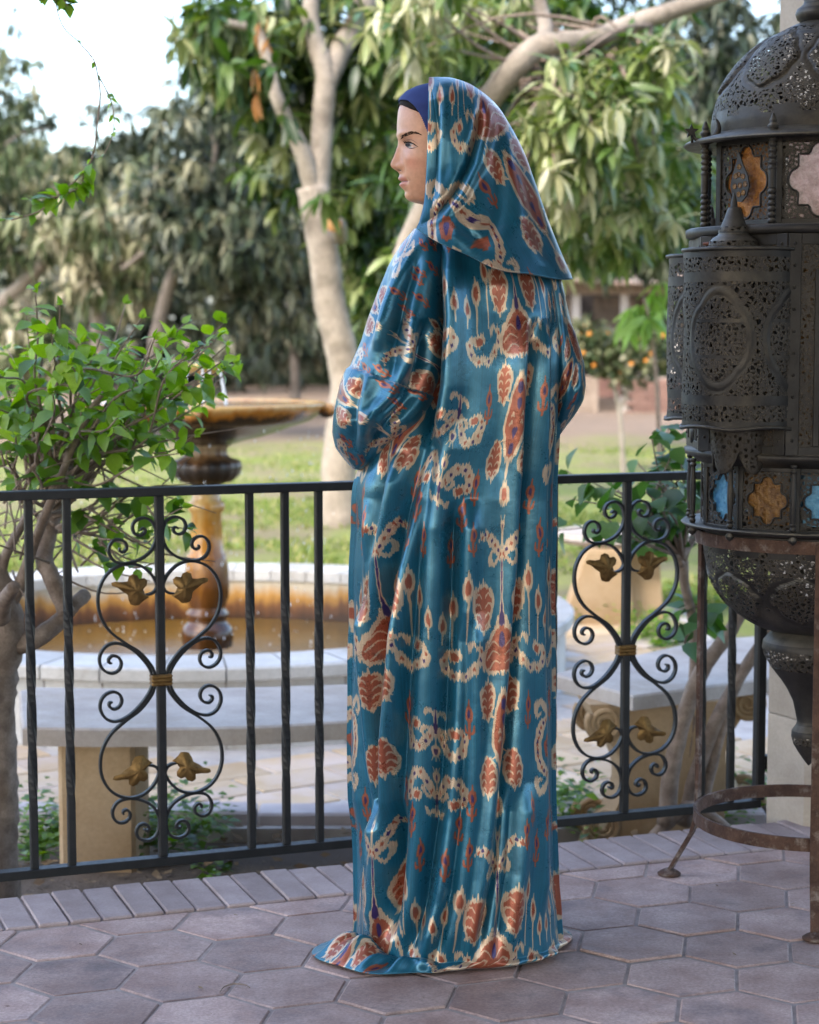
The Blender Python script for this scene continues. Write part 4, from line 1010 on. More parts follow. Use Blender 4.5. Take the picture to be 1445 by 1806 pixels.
# ================================================================== BIG LANTERN ON ITS STAND
LY = 4.25; LX = pix(1437, 800, LY).x
def lz(py): return pix(1437, py, LY).z
LM = LY / FPX * 1.004
M_metal = surf('dark_brass', (.022, .020, .020), (.045, .041, .038), 9, .52, .25, .002, metal=.55, spec=.5, fine=.3, fscale=140, rvar=.10, c3=(.075, .064, .050), s3=7)
def pierced_mat():
    """blackened brass cut through with small irregular holes whose edges carry dust"""
    m, n, b, o = nm('pierced_brass'); v = coords(n)
    wv = mixc(n, .012, v, N(n, 'ShaderNodeTexNoise', i_2=90.0).outputs[1], 'ADD')
    vo = N(n, 'ShaderNodeTexVoronoi', feature='DISTANCE_TO_EDGE'); vo.inputs['Scale'].default_value = 92; vo.inputs['Randomness'].default_value = .9
    n.links.new(wv, vo.inputs['Vector']); d = vo.outputs['Distance']
    base = ramp(n, noise_tex(n, v, 9, 5), [(.35, (.023, .021, .021)), (.65, (.047, .042, .039))])
    hole = ramp(n, d, [(.165, (0, 0, 0)), (.180, (1, 1, 1))]); rim = ramp(n, d, [(.105, (0, 0, 0)), (.145, (1, 1, 1)), (.165, (.9, .9, .9)), (.180, (0, 0, 0))])
    sx = N(n, 'ShaderNodeSeparateXYZ'); n.links.new(coords(n, 'Normal'), sx.inputs[0])
    col = mixc(n, math_(n, 'MULTIPLY', rim, .75), base, (.23, .18, .12)); col = mixc(n, hole, col, (.004, .004, .005))
    n.links.new(col, b.inputs['Base Color']); b.inputs['Metallic'].default_value = .35; b.inputs['Roughness'].default_value = .58
    b.inputs['Specular IOR Level'].default_value = .35
    bump(n, b, math_(n, 'SUBTRACT', 1.0, hole), .8, .006)
    tr = N(n, 'ShaderNodeBsdfTransparent'); x = N(n, 'ShaderNodeMixShader'); n.links.new(hole, x.inputs[0]); n.links.new(b.outputs[0], x.inputs[1]); n.links.new(tr.outputs[0], x.inputs[2]); n.links.new(x.outputs[0], o.inputs[0]); return m
M_pierce = pierced_mat()
def glass_mat(name, c1, c2, sc=55, rough=.22, coat=.0):
    m, n, b, o = nm(name); v = coords(n); nz = noise_tex(n, v, sc, 4, .6)
    n.links.new(ramp(n, nz, [(.35, c1), (.65, c2)]), b.inputs['Base Color']); b.inputs['Roughness'].default_value = rough
    b.inputs['Specular IOR Level'].default_value = .35; b.inputs['Coat Weight'].default_value = coat; b.inputs['Coat Roughness'].default_value = .05
    bump(n, b, nz, .7, .012); return m
G_blue = glass_mat('blue_glass', (.045, .17, .32), (.12, .31, .46)); G_amber = glass_mat('amber_glass', (.24, .08, .010), (.40, .165, .03), 70)
G_purple = glass_mat('purple_glass', (.15, .05, .075), (.36, .22, .28), 42, .12, .5); G_dkamber = glass_mat('brown_glass', (.10, .045, .012), (.22, .11, .03), 70)
for m_ in (M_metal, M_pierce):
    n_ = m_.node_tree; b_ = n_.nodes['Principled BSDF']; src = b_.inputs['Base Color'].links[0].from_socket
    g_ = n_.nodes.new('ShaderNodeNewGeometry'); s_ = n_.nodes.new('ShaderNodeSeparateXYZ'); n_.links.new(g_.outputs['True Normal'], s_.inputs[0])
    up_ = math_(n_, 'MULTIPLY', ramp(n_, s_.outputs[2], [(.12, (0, 0, 0)), (.75, (1, 1, 1))]), ramp(n_, noise_tex(n_, coords(n_), 30, 6, .7), [(.30, (.25, .25, .25)), (.62, (.8, .8, .8))]))
    n_.links.new(mixc(n_, up_, src, (.17, .15, .12)), b_.inputs['Base Color'])
lantern = empty('brass_lantern', (LX, LY, lz(935)), 'tall dark pierced brass lantern with coloured glass panes at right', 'lantern')
LC = (LX, LY)
def lr(px): return px * LM
def lath(name, prof, mats, n=72, parent=None, mod=None, mi=None, c=LC, smooth=True):
    V, F = lathe(prof, n, c, mod=mod); mb = MB(); mb.add(V, F)
    if mi: mb.M = [mi(*np.mean([V[i] for i in f], 0)) for f in F]
    return part(mb, name, mats, parent or lantern, lantern, smooth)
# neck and dome with pressed medallions
lath('neck', [(lr(r), lz(y)) for r, y in [(30, -120), (27, -70), (30, -40), (40, -28), (42, -18), (36, -8), (32, 2), (34, 8), (44, 16), (47, 25), (44, 34), (36, 40)]], M_metal, 40)
Rb, zb, zt = lr(187), lz(241), lz(38)
dp = [(187, 241), (188, 230), (188.5, 220), (187, 208), (185, 196), (182, 184), (178, 172), (173, 160), (167, 148), (160, 136), (152, 124), (143, 112), (132, 100), (119, 88), (104, 76), (88, 65), (70, 55), (52, 46), (36, 39)]
def fine_prof(dp, n): return [(lr(r), lz(y)) for r, y in smooth_path(dp, n)]
NM = 8
def medal(az, z, z0, z1, ncusp=5):
    """signed distance-like value of a cusped medallion: <0 inside"""
    a = ((az / (2 * math.pi) * NM + .5) % 1 - .5) * 2 * math.pi / NM
    u = a / .34; v_ = (z - (z0 + z1) / 2) / ((z1 - z0) / 2)
    q = math.atan2(v_, u); return math.hypot(u, v_) - (.86 + .11 * abs(math.cos(q * 2.0)) ** .8 + .05 * math.cos(q * 8))
mz0, mz1 = lz(168), lz(62)
def dome_mod(r, z, a):
    s = medal(a + .02, z, mz0, mz1)
    return r + .006 * max(0, min(1, -s * 9 + .2)) - .0045 * math.exp(-((s) / .055) ** 2)
def dome_mi(x, y, z):
    a = math.atan2(x - LX, -(y - LY)); s = medal(a + .02, z, mz0, mz1)
    py = 0
    if s < -.07: return 1
    if lz(214) < z < lz(174) and s > .12: return 1 if (z > lz(200) or (a * 16 / math.pi) % 2 < .8) else 0
    if lz(62) < z < lz(50) : return 1
    if s > .22 and z > lz(176) and z < lz(70): return 1
    return 0
lath('dome', fine_prof(dp, 120), [M_metal, M_pierce], 260, mod=dome_mod, mi=dome_mi)
lath('dome_rim', [(lr(186), lz(236)), (lr(190), lz(240)), (lr(232), lz(252)), (lr(236), lz(256)), (lr(232), lz(260)), (lr(180), lz(254))], M_metal, 72)
def finial(c, z0, s=1.0, name='finial', parent=None):
    lath(name, [(.001 + r * s, z0 + z * s) for r, z in [(.010, 0), (.012, .006), (.007, .012), (.011, .018), (.012, .024), (.006, .030), (.008, .036), (.005, .042), (.001, .052)]], M_metal, 14, parent, c=c)
def corner(k, r, n=8, off=.5):
    a = 2 * math.pi * (k + off) / n; return (LX + r * math.sin(a), LY - r * math.cos(a)), a
# turned colonnettes of the upper gallery
def turned(z0, z1, r, beads):
    out = []; H = z1 - z0
    for i in range(121):
        t = i / 120; b_ = beads(t); out.append((r * b_, z0 + H * t))
    return [(.001, z0)] + out + [(.001, z1)]
bead1 = lambda t: (1.0 if .40 < t < .62 else .72 + .42 * abs(math.sin(t * math.pi * 15)))
for k in range(8):
    c, a = corner(k, lr(211), off=.27); lath('colonnette', turned(lz(404), lz(256), .0078, bead1), M_metal, 12, c=c); finial(c, lz(256), .85, 'finial')
# star-and-crescent crest on the left of the rim
(cc, ca) = corner(6, lr(230), off=0.35)
mb = MB(); cr = []
for q in np.linspace(-2.5, .6, 22): cr.append((cc[0] + .030 * math.cos(q) + .012, cc[1], lz(256) + .030 + .030 * math.sin(q)))
mb.add(*tube(cr, [.002, .007, .009, .007, .002], 6)); part(mb, 'crescent', M_metal, lantern)
st = [(cc[0] - .014 + (.016 if i % 2 == 0 else .007) * math.sin(i * math.pi / 5), lz(238) + (.016 if i % 2 == 0 else .007) * math.cos(i * math.pi / 5)) for i in range(10)]
V = [(x, cc[1] - .003, z) for x, z in st] + [(x, cc[1] + .003, z) for x, z in st]
part(MB().add(V, [tuple(range(10)), tuple(range(19, 9, -1))] + [(i, 10 + i, 10 + (i + 1) % 10, (i + 1) % 10) for i in range(10)]), 'star', M_metal, lantern, smooth=False)
part(MB().add(*tube([(cc[0] - .012, cc[1], lz(258)), (cc[0] - .013, cc[1], lz(244))], .003, 6)), 'crest_stem', M_metal, lantern)
# flat plate with a cusped opening
def quatre(w, h, n=64):
    out = []
    for i in range(n):
        q = 2 * math.pi * i / n; c, s = math.cos(q), math.sin(q)
        # square body with a round lobe on each side
        rr = .68 / max(abs(c), abs(s)); 
        for ax, ay in ((.68, 0), (-.68, 0), (0, .68), (0, -.68)):
            d = ax * c + ay * s; disc = d * d - (.68 ** 2 - .31 ** 2)
            if disc > 0 and d > 0: rr = max(rr, d + math.sqrt(disc)) if abs(ax * s - ay * c) < .31 else rr
        out.append((c * rr * w, s * rr * h))
    return out
def plate(name, az, ap, w, z0, z1, ow, oh, glass, th=.006, frame=.012, dz=0):
    """octagon side: pierced sheet round a shaped opening, glass set behind it"""
    ux = Vector((math.cos(az), math.sin(az))); nn = Vector((math.sin(az), -math.cos(az))); zc = (z0 + z1) / 2
    def W(a, z, d): return (LX + nn.x * (ap + d) + ux.x * a, LY + nn.y * (ap + d) + ux.y * a, z)
    H = quatre(ow, oh); n = len(H); hw, hh = w / 2 - frame, (z1 - z0) / 2 - frame
    O = []
    for x, y in H:
        q = math.atan2(y, x); c, s = math.cos(q), math.sin(q); k = min(hw / abs(c) if abs(c) > 1e-6 else 9, hh / abs(s) if abs(s) > 1e-6 else 9); O.append((c * k, s * k))
    V = [W(x, zc + y, 0) for x, y in O] + [W(x, zc + y, 0) for x, y in H] + [W(x, zc + y, -th) for x, y in H]
    F = [(i, (i + 1) % n, n + (i + 1) % n, n + i) for i in range(n)] + [(n + i, n + (i + 1) % n, 2 * n + (i + 1) % n, 2 * n + i) for i in range(n)]
    # raised lip round the opening
    pp = part(MB().add(V, F), name, M_pierce, lantern, smooth=False)
    lip = [W(x * 1.03, zc + y * 1.03, .0008) for x, y in H + H[:1]]
    part(MB().add(*tube(lip, .0022, 5, False)), 'opening_lip', M_metal, pp, lantern)
    V, F = boxvf(-w / 2, w / 2, -.008, -.0065, -1, 1); Hh = max(x for x, y in H) * 1.03, max(y for x, y in H) * 1.03
    V = [W(x * Hh[0], zc + y * Hh[1], -th - .002) for x in np.linspace(-1, 1, 9) for y in np.linspace(-1, 1, 9)]; F = [(i * 9 + j, i * 9 + j + 1, i * 9 + 10 + j, i * 9 + 9 + j) for i in range(8) for j in range(8)]
    part(MB().add(V, F), 'glass_pane', glass, pp, lantern)
    mb = MB()
    for a0, a1, b0, b1 in ((-w / 2, -hw, z0, z1), (hw, w / 2, z0, z1), (-hw, hw, z0, z0 + frame), (-hw, hw, z1 - frame, z1)):
        V, F = boxvf(a0, a1, -.004, .0035, b0, b1, .001); mb.add([W(x, z, y) for x, y, z in V], F)
    part(mb, 'frame', M_metal, pp, lantern, smooth=False)
ap = lr(172); wf = 2 * ap * math.tan(math.pi / 8)
for k, g in zip(range(8), (G_purple, G_amber, G_blue, G_amber, G_purple, G_amber, G_blue, G_amber)):
    plate('gallery_panel', 2 * math.pi * k / 8 - .20, ap, wf, lz(404), lz(252), .061, .073, g)
# hinged leaf-shaped shutter hanging in front of the amber pane
V = []; zc = lz(324); c8, a8 = corner(7, ap + .012, off=-.23)
ux = Vector((math.cos(a8), math.sin(a8)))
lo = [(0, .056), (.012, .030), (.027, .006), (.031, -.014), (.024, -.034), (.010, -.046), (-.004, -.044), (-.018, -.030), (-.024, -.012), (-.018, .010), (-.008, .034)]
n = len(lo); V = [(c8[0] + ux.x * (x - .012) + d * math.sin(a8), c8[1] + ux.y * (x - .012) - d * math.cos(a8), zc + z) for d in (.0, .003) for x, z in lo]
sh = part(MB().add(V, [tuple(range(n)), tuple(range(2 * n - 1, n - 1, -1))] + [(i, (i + 1) % n, n + (i + 1) % n, n + i) for i in range(n)]), 'leaf_plate', M_metal, lantern, smooth=False)
for x, z in ((0, .026), (-.010, .008), (.011, .006), (-.012, -.013), (.003, -.012), (.018, -.010), (.0, -.030), (.013, -.027), (-.002, .010)):
    V, F = lathe([(.0045, .0035), (.0055, .0045), (.0062, .003), (.0045, .003), (.0001, .0031)], 14); mb = MB()
    mb.add([(c8[0] + ux.x * (x - .010 + p[0]) + (p[2]) * math.sin(a8), c8[1] + ux.y * (x - .010 + p[0]) - (p[2]) * math.cos(a8), zc + z + p[1]) for p in V], F)
    part(mb, 'eyelet', G_dkamber, sh, lantern)
lath('cornice', [(lr(170), lz(404)), (lr(226), lz(404)), (lr(230), lz(406)), (lr(230), lz(418)), (lr(224), lz(421)), (lr(210), lz(422))], M_metal, 72)
# drum: eight pierced sides with riveted edge strips
apd = lr(212); wd8 = 2 * apd * math.tan(math.pi / 8)
def dside(k):
    az = 2 * math.pi * k / 8 - .02; ux = Vector((math.cos(az), math.sin(az))); nn = Vector((math.sin(az), -math.cos(az)))
    def W(a, z, d): return (LX + nn.x * (apd + d) + ux.x * a, LY + nn.y * (apd + d) + ux.y * a, z)
    z0, z1 = lz(790), lz(421); V, F = boxvf(-wd8 / 2 + .02, wd8 / 2 - .02, -.004, 0, z0, z1)
    pp = part(MB().add([W(x, z, y) for x, y, z in V], F), 'drum_side', M_pierce, lantern, smooth=False)
    mb = MB()
    for a0, a1, b0, b1 in ((-wd8 / 2, -wd8 / 2 + .026, z0, z1), (wd8 / 2 - .026, wd8 / 2, z0, z1), (-wd8 / 2 + .026, wd8 / 2 - .026, z0, z0 + .018), (-wd8 / 2 + .026, wd8 / 2 - .026, z1 - .022, z1), (-.052, -.040, z0 + .018, z1 - .07), (.040, .052, z0 + .018, z1 - .07)):
        V, F = boxvf(a0, a1, -.003, .004, b0, b1, .001); mb.add([W(x, z, y) for x, y, z in V], F)
    part(mb, 'edge_strip', M_metal, pp, lantern, smooth=False)
    mb = MB()
    for s in (-1, 1):
        for q in range(10):
            V, F = lathe([(.0035, 0), (.003, .002), (.0001, .0032)], 8); zz = z0 + .03 + q * (z1 - z0 - .05) / 9
            mb.add([W(s * (wd8 / 2 - .013) + p[0], zz + p[1], .004 + p[2]) for p in V], F)
    setp(part(mb, 'rivets', M_metal, pp, lantern), kind='stuff')
    V, F = boxvf(-.036, .036, .0005, .0045, z0 + .05, z1 - .10, .002); part(MB().add([W(x, z, y) for x, y, z in V], F), 'centre_panel', M_pierce, pp, lantern, smooth=False)
    V, F = lathe([(.022, 0), (.020, .003), (.0001, .004)], 24); part(MB().add([W(p[0], z0 + .032 + p[1], .005 + p[2]) for p in V], F), 'boss', M_metal, pp, lantern)
for k in range(8): dside(k)
lath('drum_core', [(lr(203), lz(421)), (lr(203), lz(795))], G_dkamber, 24)
# half-round pierced turrets on the diagonal sides, each with a bell-shaped finial
def turret(k):
    az = 2 * math.pi * k / 8 - .02 - .02; c = (LX + apd * math.sin(az), LY - apd * math.cos(az)); rad = lr(97)
    z0, z1 = lz(744), lz(447); n = 96; rows = 110
    a0, a1 = az - math.pi * .56, az + math.pi * .56
    def mi_of(t, s):
        # t height 0..1, s angle -1..1 across the front
        if .035 < t < .125 or .875 < t < .955: return 1
        if .16 < t < .84:
            y = (t - .5) / .34; best = 9
            for cx in (-.67, .14, .95):
                x = (s - cx) / .36; q = math.atan2(y, x); rr = .92 + .10 * abs(math.cos(2 * q)) ; best = min(best, math.hypot(x, y * 1.15) / rr)
            if .78 < best < 1.02: return 0
            if best <= .78: return 0 if .30 < abs(y * 1.15) < .36 else 1
            return 1 if .18 < t < .82 else 0
        return 0
    prof = [(rad, z0 + (z1 - z0) * i / rows) for i in range(rows + 1)]
    V, F = lathe(prof, n, c, a0, a1); M = []
    for f in F:
        p = np.mean([V[i] for i in f], 0); t = (p[2] - z0) / (z1 - z0); a = (math.atan2(p[0] - c[0], -(p[1] - c[1])) - az + math.pi) % (2 * math.pi) - math.pi
        M.append(mi_of(t, a / (math.pi * .56)))
    V2 = []
    for v in V:
        t = (v[2] - z0) / (z1 - z0); a = (math.atan2(v[0] - c[0], -(v[1] - c[1])) - az + math.pi) % (2 * math.pi) - math.pi; s = a / (math.pi * .56)
        y = (t - .5) / .34; g = 0
        for cx in (-.67, .14, .95):
            x = (s - cx) / .36; q = math.atan2(y, x); b_ = math.hypot(x, y * 1.15) / (.92 + .10 * abs(math.cos(2 * q)))
            g += -.0014 * math.exp(-((b_ - .80) / .03) ** 2) + .0012 * math.exp(-((b_ - .89) / .05) ** 2) - .0012 * math.exp(-((b_ - .98) / .03) ** 2)
        g += .0016 * math.sin(t * 23 + s * 5) * .5 + .0012 * math.sin(s * 11 + t * 7)
        V2.append((v[0] + math.sin(az + a) * g, v[1] - math.cos(az + a) * g, v[2]))
    mb = MB(); mb.add(V2, F); mb.M = M
    tr = part(mb, 'turret', [M_metal, M_pierce], lantern)
    for zz in (z0, z1):
        P = [(c[0] + (rad + .002) * math.sin(q), c[1] - (rad + .002) * math.cos(q), zz + .0025 * math.sin(q * 5) * (zz == z0)) for q in np.linspace(a0, a1, 50)]
        part(MB().add(*tube(P, .0042, 7, rough=.25)), 'rolled_rim', M_metal, tr, lantern)
    V = [(c[0], c[1], z1 + .001)] + [(c[0] + rad * math.sin(q), c[1] - rad * math.cos(q), z1 + .001) for q in np.linspace(a0, a1, 40)]
    W_ = [(x, y, z0 + .002) for x, y, z in V]; m_ = len(V)
    part(MB().add(V + W_, [(0, i, i + 1) for i in range(1, m_ - 1)] + [(m_, m_ + i + 1, m_ + i) for i in range(1, m_ - 1)]), 'turret_cap', M_metal, tr, lantern, smooth=False)
    cf = (c[0] + .030 * math.sin(az), c[1] - .030 * math.cos(az))
    lath('bell_finial', [(lr(r), z1 + lr(h)) for r, h in [(41, 0), (42, 6), (40, 14), (34, 20), (27, 24), (25, 27), (26, 30), (22, 38), (16, 52), (11, 66), (9, 70), (1, 71)]], [M_metal, M_pierce], 40, tr, mi=lambda x, y, z: 1 if (z1 + lr(5) < z < z1 + lr(16) or z1 + lr(31) < z < z1 + lr(44)) else 0, c=cf)
    lath('finial_point', [(lr(r), z1 + lr(h)) for r, h in [(6, 70), (5, 80), (3, 88), (1, 94)]], M_metal, 12, tr, c=cf)
    # pierced apron of hanging tongues below
    rows_ = 16; V = []; F = []; M = []; na = 60
    for i in range(rows_ + 1):
        for j in range(na + 1):
            q = a0 + (a1 - a0) * j / na; ln = lr(30) + lr(46) * abs(math.cos((q - az) * 2.55)) ** .55
            t = i / rows_; rr = rad * (.50 - .06 * t)
            V.append((c[0] + rr * math.sin(q), c[1] - rr * math.cos(q), z0 - .004 - ln * t))
    F = [(i * (na + 1) + j, i * (na + 1) + j + 1, (i + 1) * (na + 1) + j + 1, (i + 1) * (na + 1) + j) for i in range(rows_) for j in range(na)]
    mb = MB(); mb.add(V, F); mb.M = [1 if (i // na) not in (0, rows_ - 1) else 0 for i in range(len(F))]
    o = part(mb, 'turret_apron', [M_metal, M_pierce], tr, lantern); md = o.modifiers.new('thickness', 'SOLIDIFY'); md.thickness = .003
for k in (1, 3, 5, 7): turret(k)
part(MB().add(*tube([(LX - lr(222), LY - .17, lz(436)), (LX - lr(195), LY - .17, lz(436))], [.003, .006], 8)), 'hinge_pin', plain('worn_copper', (.16, .06, .035), .6, .3), lantern)
# lower cornice, twelve-sided gallery with blue and brown panes, slim colonnettes
lath('lower_cornice', [(lr(206), lz(786)), (lr(228), lz(790)), (lr(226), lz(800)), (lr(212), lz(806)), (lr(206), lz(812)), (lr(196), lz(814))], M_metal, 72)
ap2 = lr(192); w12 = 2 * ap2 * math.tan(math.pi / 12)
for k in range(12): plate('lower_panel', 2 * math.pi * k / 12 - .09, ap2, w12, lz(925), lz(813), .045, .050, (G_blue, G_dkamber)[k % 2], frame=.009)
bead2 = lambda t: (.62 + .30 * math.sin(min(max((t - .12) / .76, 0), 1) * math.pi) ** 1.3 if .12 < t < .88 else .62 + .35 * abs(math.sin(t * 40)))
for k in range(12):
    c, a = corner(k, lr(222), 12, .33); lath('slim_colonnette', turned(lz(918), lz(806), .0072, bead2), M_metal, 12, c=c)
    lath('drop_finial', [(.0001, lz(940)), (.007, lz(936)), (.010, lz(931)), (.006, lz(926)), (.009, lz(922)), (.005, lz(918))], M_metal, 12, c=c)
lath('gallery_shelf', [(lr(180), lz(925)), (lr(228), lz(918)), (lr(232), lz(921)), (lr(228), lz(925)), (lr(196), lz(932)), (lr(190), lz(932))], M_metal, 72)
# bowl and hanging bulbs
bz0, bz1 = lz(1085), lz(1000)
def bowl_mod(r, z, a):
    s = medal(a + .30, z, bz0, bz1); return r + .005 * max(0, min(1, -s * 9 + .2)) - .004 * math.exp(-(s / .06) ** 2)
def bowl_mi(x, y, z):
    a = math.atan2(x - LX, -(y - LY)); s = medal(a + .30, z, bz0, bz1)
    if s < -.07: return 1
    if lz(998) < z < lz(968): return 1
    if lz(968) <= z < lz(945): return 1 if (a * 18 / math.pi) % 2 < .55 else 0
    return 1 if (s > .2 and z < lz(1002) and z > lz(1060)) else 0
lath('bowl', fine_prof([(192, 928), (193, 945), (192, 965), (188, 988), (182, 1010), (172, 1032), (158, 1054), (138, 1076), (112, 1095), (86, 1107), (62, 1112)], 90), [M_metal, M_pierce], 220, mod=bowl_mod, mi=bowl_mi)
lath('hanging_bulb', [(lr(r), lz(y)) for r, y in [(60, 1108), (74, 1118), (84, 1130), (86, 1142), (82, 1156), (70, 1176), (52, 1198), (40, 1216), (30, 1236), (25, 1258), (22, 1272), (24, 1278), (31, 1288), (32, 1298), (28, 1312), (18, 1328), (8, 1342), (1, 1350)]], [M_metal, M_pierce], 60, mi=lambda x, y, z: 1 if lz(1180) < z < lz(1148) or lz(1312) < z < lz(1298) else 0)

# rusty stand
M_rust = surf('rusty_iron', (.065, .034, .024), (.13, .072, .050), 22, .85, .5, .004, metal=.15, fine=.4, fscale=160, c3=(.26, .21, .18), s3=30)
stand = empty('lantern_stand', (LX, LY, 0), 'rusty three-legged iron stand holding up the brass lantern', 'stand')
def ring(name, zt_, zb_, r, th):
    return part(MB().add(*lathe([(r - th, zb_), (r, zb_), (r, zt_), (r - th, zt_), (r - th, zb_)], 72, LC)), name, M_rust, stand, smooth=False)
ring('top_ring', lz(934), lz(956), lr(206), .006)
rz = pixz(1238, 1430, 0)
ring('foot_ring', pix(1437, 1440, LY).z + .014, pix(1437, 1440, LY).z - .014, lr(203), .006)
for ang in (150, 262, 22):
    a = R(ang); u = Vector((math.cos(a), math.sin(a))); t = Vector((-u.y, u.x)); rl = lr(207)
    def at_(r, z): return (LX + u.x * r, LY + u.y * r, z)
    pth = [(rl + .003, lz(938)), (rl + .003, .45), (rl + .003, .20), (rl + .004, .145), (rl + .016, .105), (rl + .05, .045), (rl + .068, .012)]
    V = []; 
    for i, (r, z) in enumerate(pth):
        for dx, dy in ((-.010, -.004), (.010, -.004), (.010, .004), (-.010, .004)): V.append((LX + u.x * (r + dy) + t.x * dx, LY + u.y * (r + dy) + t.y * dx, z))
    F = [(i * 4 + k, i * 4 + (k + 1) % 4, i * 4 + 4 + (k + 1) % 4, i * 4 + 4 + k) for i in range(len(pth) - 1) for k in range(4)] + [(0, 1, 2, 3)]
    lg = part(MB().add(V, F), 'leg', M_rust, stand, smooth=False)
    c = at_(rl + .070, 0)
    part(MB().add(*lathe([(.001, .0005), (.026, .0005), (.027, .004), (.020, .009), (.010, .014), (.001, .015)], 16, (c[0], c[1]))), 'foot', M_rust, lg, stand)

# ================================================================== PLANTS, SHED, FAR TREES
def leaf_template(kind='lance', bend=.25, fold=.25):
    """unit leaf along +X: (11,3) vertices; x length 1"""
    if kind == 'lance': st = [(.22, .105), (.50, .135), (.80, .085)]
    elif kind == 'oval': st = [(.16, .27), (.42, .36), (.74, .20)]
    else: st = [(.12, .36), (.36, .46), (.70, .24)]
    V = [(0, 0, 0)]
    for x, wv in st:
        z = -bend * x * x
        V += [(x, wv, z + fold * wv), (x, 0, z), (x, -wv, z + fold * wv)]
    V.append((1, 0, -bend))
    F = [(0, 2, 1), (0, 3, 2), (1, 2, 5, 4), (2, 3, 6, 5), (4, 5, 8, 7), (5, 6, 9, 8), (7, 8, 10), (8, 9, 10)]
    return np.array(V), F
def leaf_small(kind='lance', bend=.3):
    wv = .13 if kind == 'lance' else .33
    return np.array([(0, 0, 0), (.42, wv, -bend * .1), (.42, -wv, -bend * .1), (1, 0, -bend)]), [(0, 2, 3, 1)]
def frames(D, up, roll):
    """matrices whose X axis is D and whose Z axis is near 'up' turned by roll"""
    D = D / (np.linalg.norm(D, axis=1)[:, None] + 1e-9); B = np.cross(up, D); B /= np.linalg.norm(B, axis=1)[:, None] + 1e-9; Z = np.cross(D, B)
    c, s = np.cos(roll)[:, None], np.sin(roll)[:, None]; B2 = B * c + Z * s; Z2 = -B * s + Z * c
    return np.stack([D, B2, Z2], 2)
def leaves_mesh(name, P, D, L, tone, mat, tpl, roll=None, up=(0, 0, 1)):
    T, F = tpl; n = len(P); roll = np.zeros(n) if roll is None else roll
    upv = np.tile(np.array(up, float) + 1e-3, (n, 1)) + rng.normal(scale=.25, size=(n, 3))
    Mx = frames(D, upv, roll); V = np.einsum('nij,kj->nki', Mx, T) * L[:, None, None] + P[:, None, :]
    k = len(T); nf = len(F); sizes = np.array([len(f) for f in F]); flat = np.concatenate([np.array(f) for f in F])
    loops = (flat[None, :] + (np.arange(n) * k)[:, None]).ravel()
    me = bpy.data.meshes.new(name); me.vertices.add(n * k); me.vertices.foreach_set('co', V.astype(np.float32).ravel())
    me.loops.add(len(loops)); me.loops.foreach_set('vertex_index', loops.astype(np.int32))
    ls = np.tile(sizes, n); st = np.concatenate([[0], np.cumsum(ls)[:-1]])
    me.polygons.add(len(ls)); me.polygons.foreach_set('loop_start', st.astype(np.int32)); me.polygons.foreach_set('loop_total', ls.astype(np.int32))
    a = me.attributes.new('tone', 'FLOAT', 'POINT'); a.data.foreach_set('value', np.repeat(tone, k).astype(np.float32))
    me.materials.append(mat); me.update(calc_edges=True); return me
def rosettes(cents, nl, L, droop=.35, spread=1.0, lean=None):
    """whorls of long leaves, as on a mango: returns leaf bases, directions, lengths, tones"""
    n = len(cents); P = np.repeat(cents, nl, 0); ax = rng.normal(size=(n, 3)); ax[:, 2] = np.abs(ax[:, 2]) * .5 + .2
    if lean is not None: ax += np.array(lean)
    ax /= np.linalg.norm(ax, axis=1)[:, None]
    az = np.tile(np.arange(nl) * 2.4, n) + np.repeat(rng.uniform(0, 6.28, n), nl); el = rng.uniform(-.7, .5, n * nl)
    a = np.repeat(ax, nl, 0); r0 = np.cross(a, np.array([.3, .5, .81])); r0 /= np.linalg.norm(r0, axis=1)[:, None]; r1 = np.cross(a, r0)
    D = (r0 * np.cos(az)[:, None] + r1 * np.sin(az)[:, None]) * spread + a * el[:, None]; D[:, 2] -= droop
    P = P + a * rng.uniform(-.05, .05, n * nl)[:, None]
    tone = np.clip(np.repeat(rng.beta(.75, 1.15, n), nl) * .85 + rng.uniform(-.05, .25, n * nl), 0, 1)
    return P, D, L * rng.uniform(.65, 1.15, n * nl), tone
def blob(px, py, Y, rx, ry, rz, n, shell=.55):
    """n points in an ellipsoid whose centre stands at depth Y; rx, rz in photograph pixels, ry in metres"""
    c = np.array(pix(px, py, Y)); s = Y / FPX
    d = rng.normal(size=(n, 3)); d /= np.linalg.norm(d, axis=1)[:, None]; r = rng.uniform(shell ** 3, 1, n) ** (1 / 3)
    r *= 1 + .22 * np.array([noise.noise(Vector((q[0] * 2.6 + px, q[1] * 2.6, q[2] * 2.6 + py))) for q in d])
    return c + d * r[:, None] * np.array([rx * s, ry, rz * s])
M_bark = surf('pale_bark', (.24, .20, .155), (.38, .325, .265), 6, .9, .6, .014, fine=.4, fscale=45, c3=(.13, .105, .08), s3=2.5)
M_barkd = surf('dark_bark', (.10, .08, .065), (.20, .165, .135), 6, .9, .6, .012, fine=.4, fscale=45)
M_twig = surf('twig_bark', (.16, .115, .085), (.30, .23, .18), 25, .85, .4, .003, fine=.3, fscale=200)
L_dusty = leafmat('dusty_leaf', [(0, (.009, .018, .007)), (.30, (.060, .085, .030)), (.55, (.165, .175, .085)), (.8, (.31, .29, .18)), (1, (.42, .38, .27))], .16, .55, .3)  # darkest stops of these leaf colours stand in for shade between leaves
L_mango = leafmat('mango_leaf', [(0, (.006, .018, .005)), (.32, (.045, .095, .016)), (.58, (.155, .205, .055)), (.8, (.30, .32, .145)), (1, (.42, .41, .27))], .24, .42, .45)
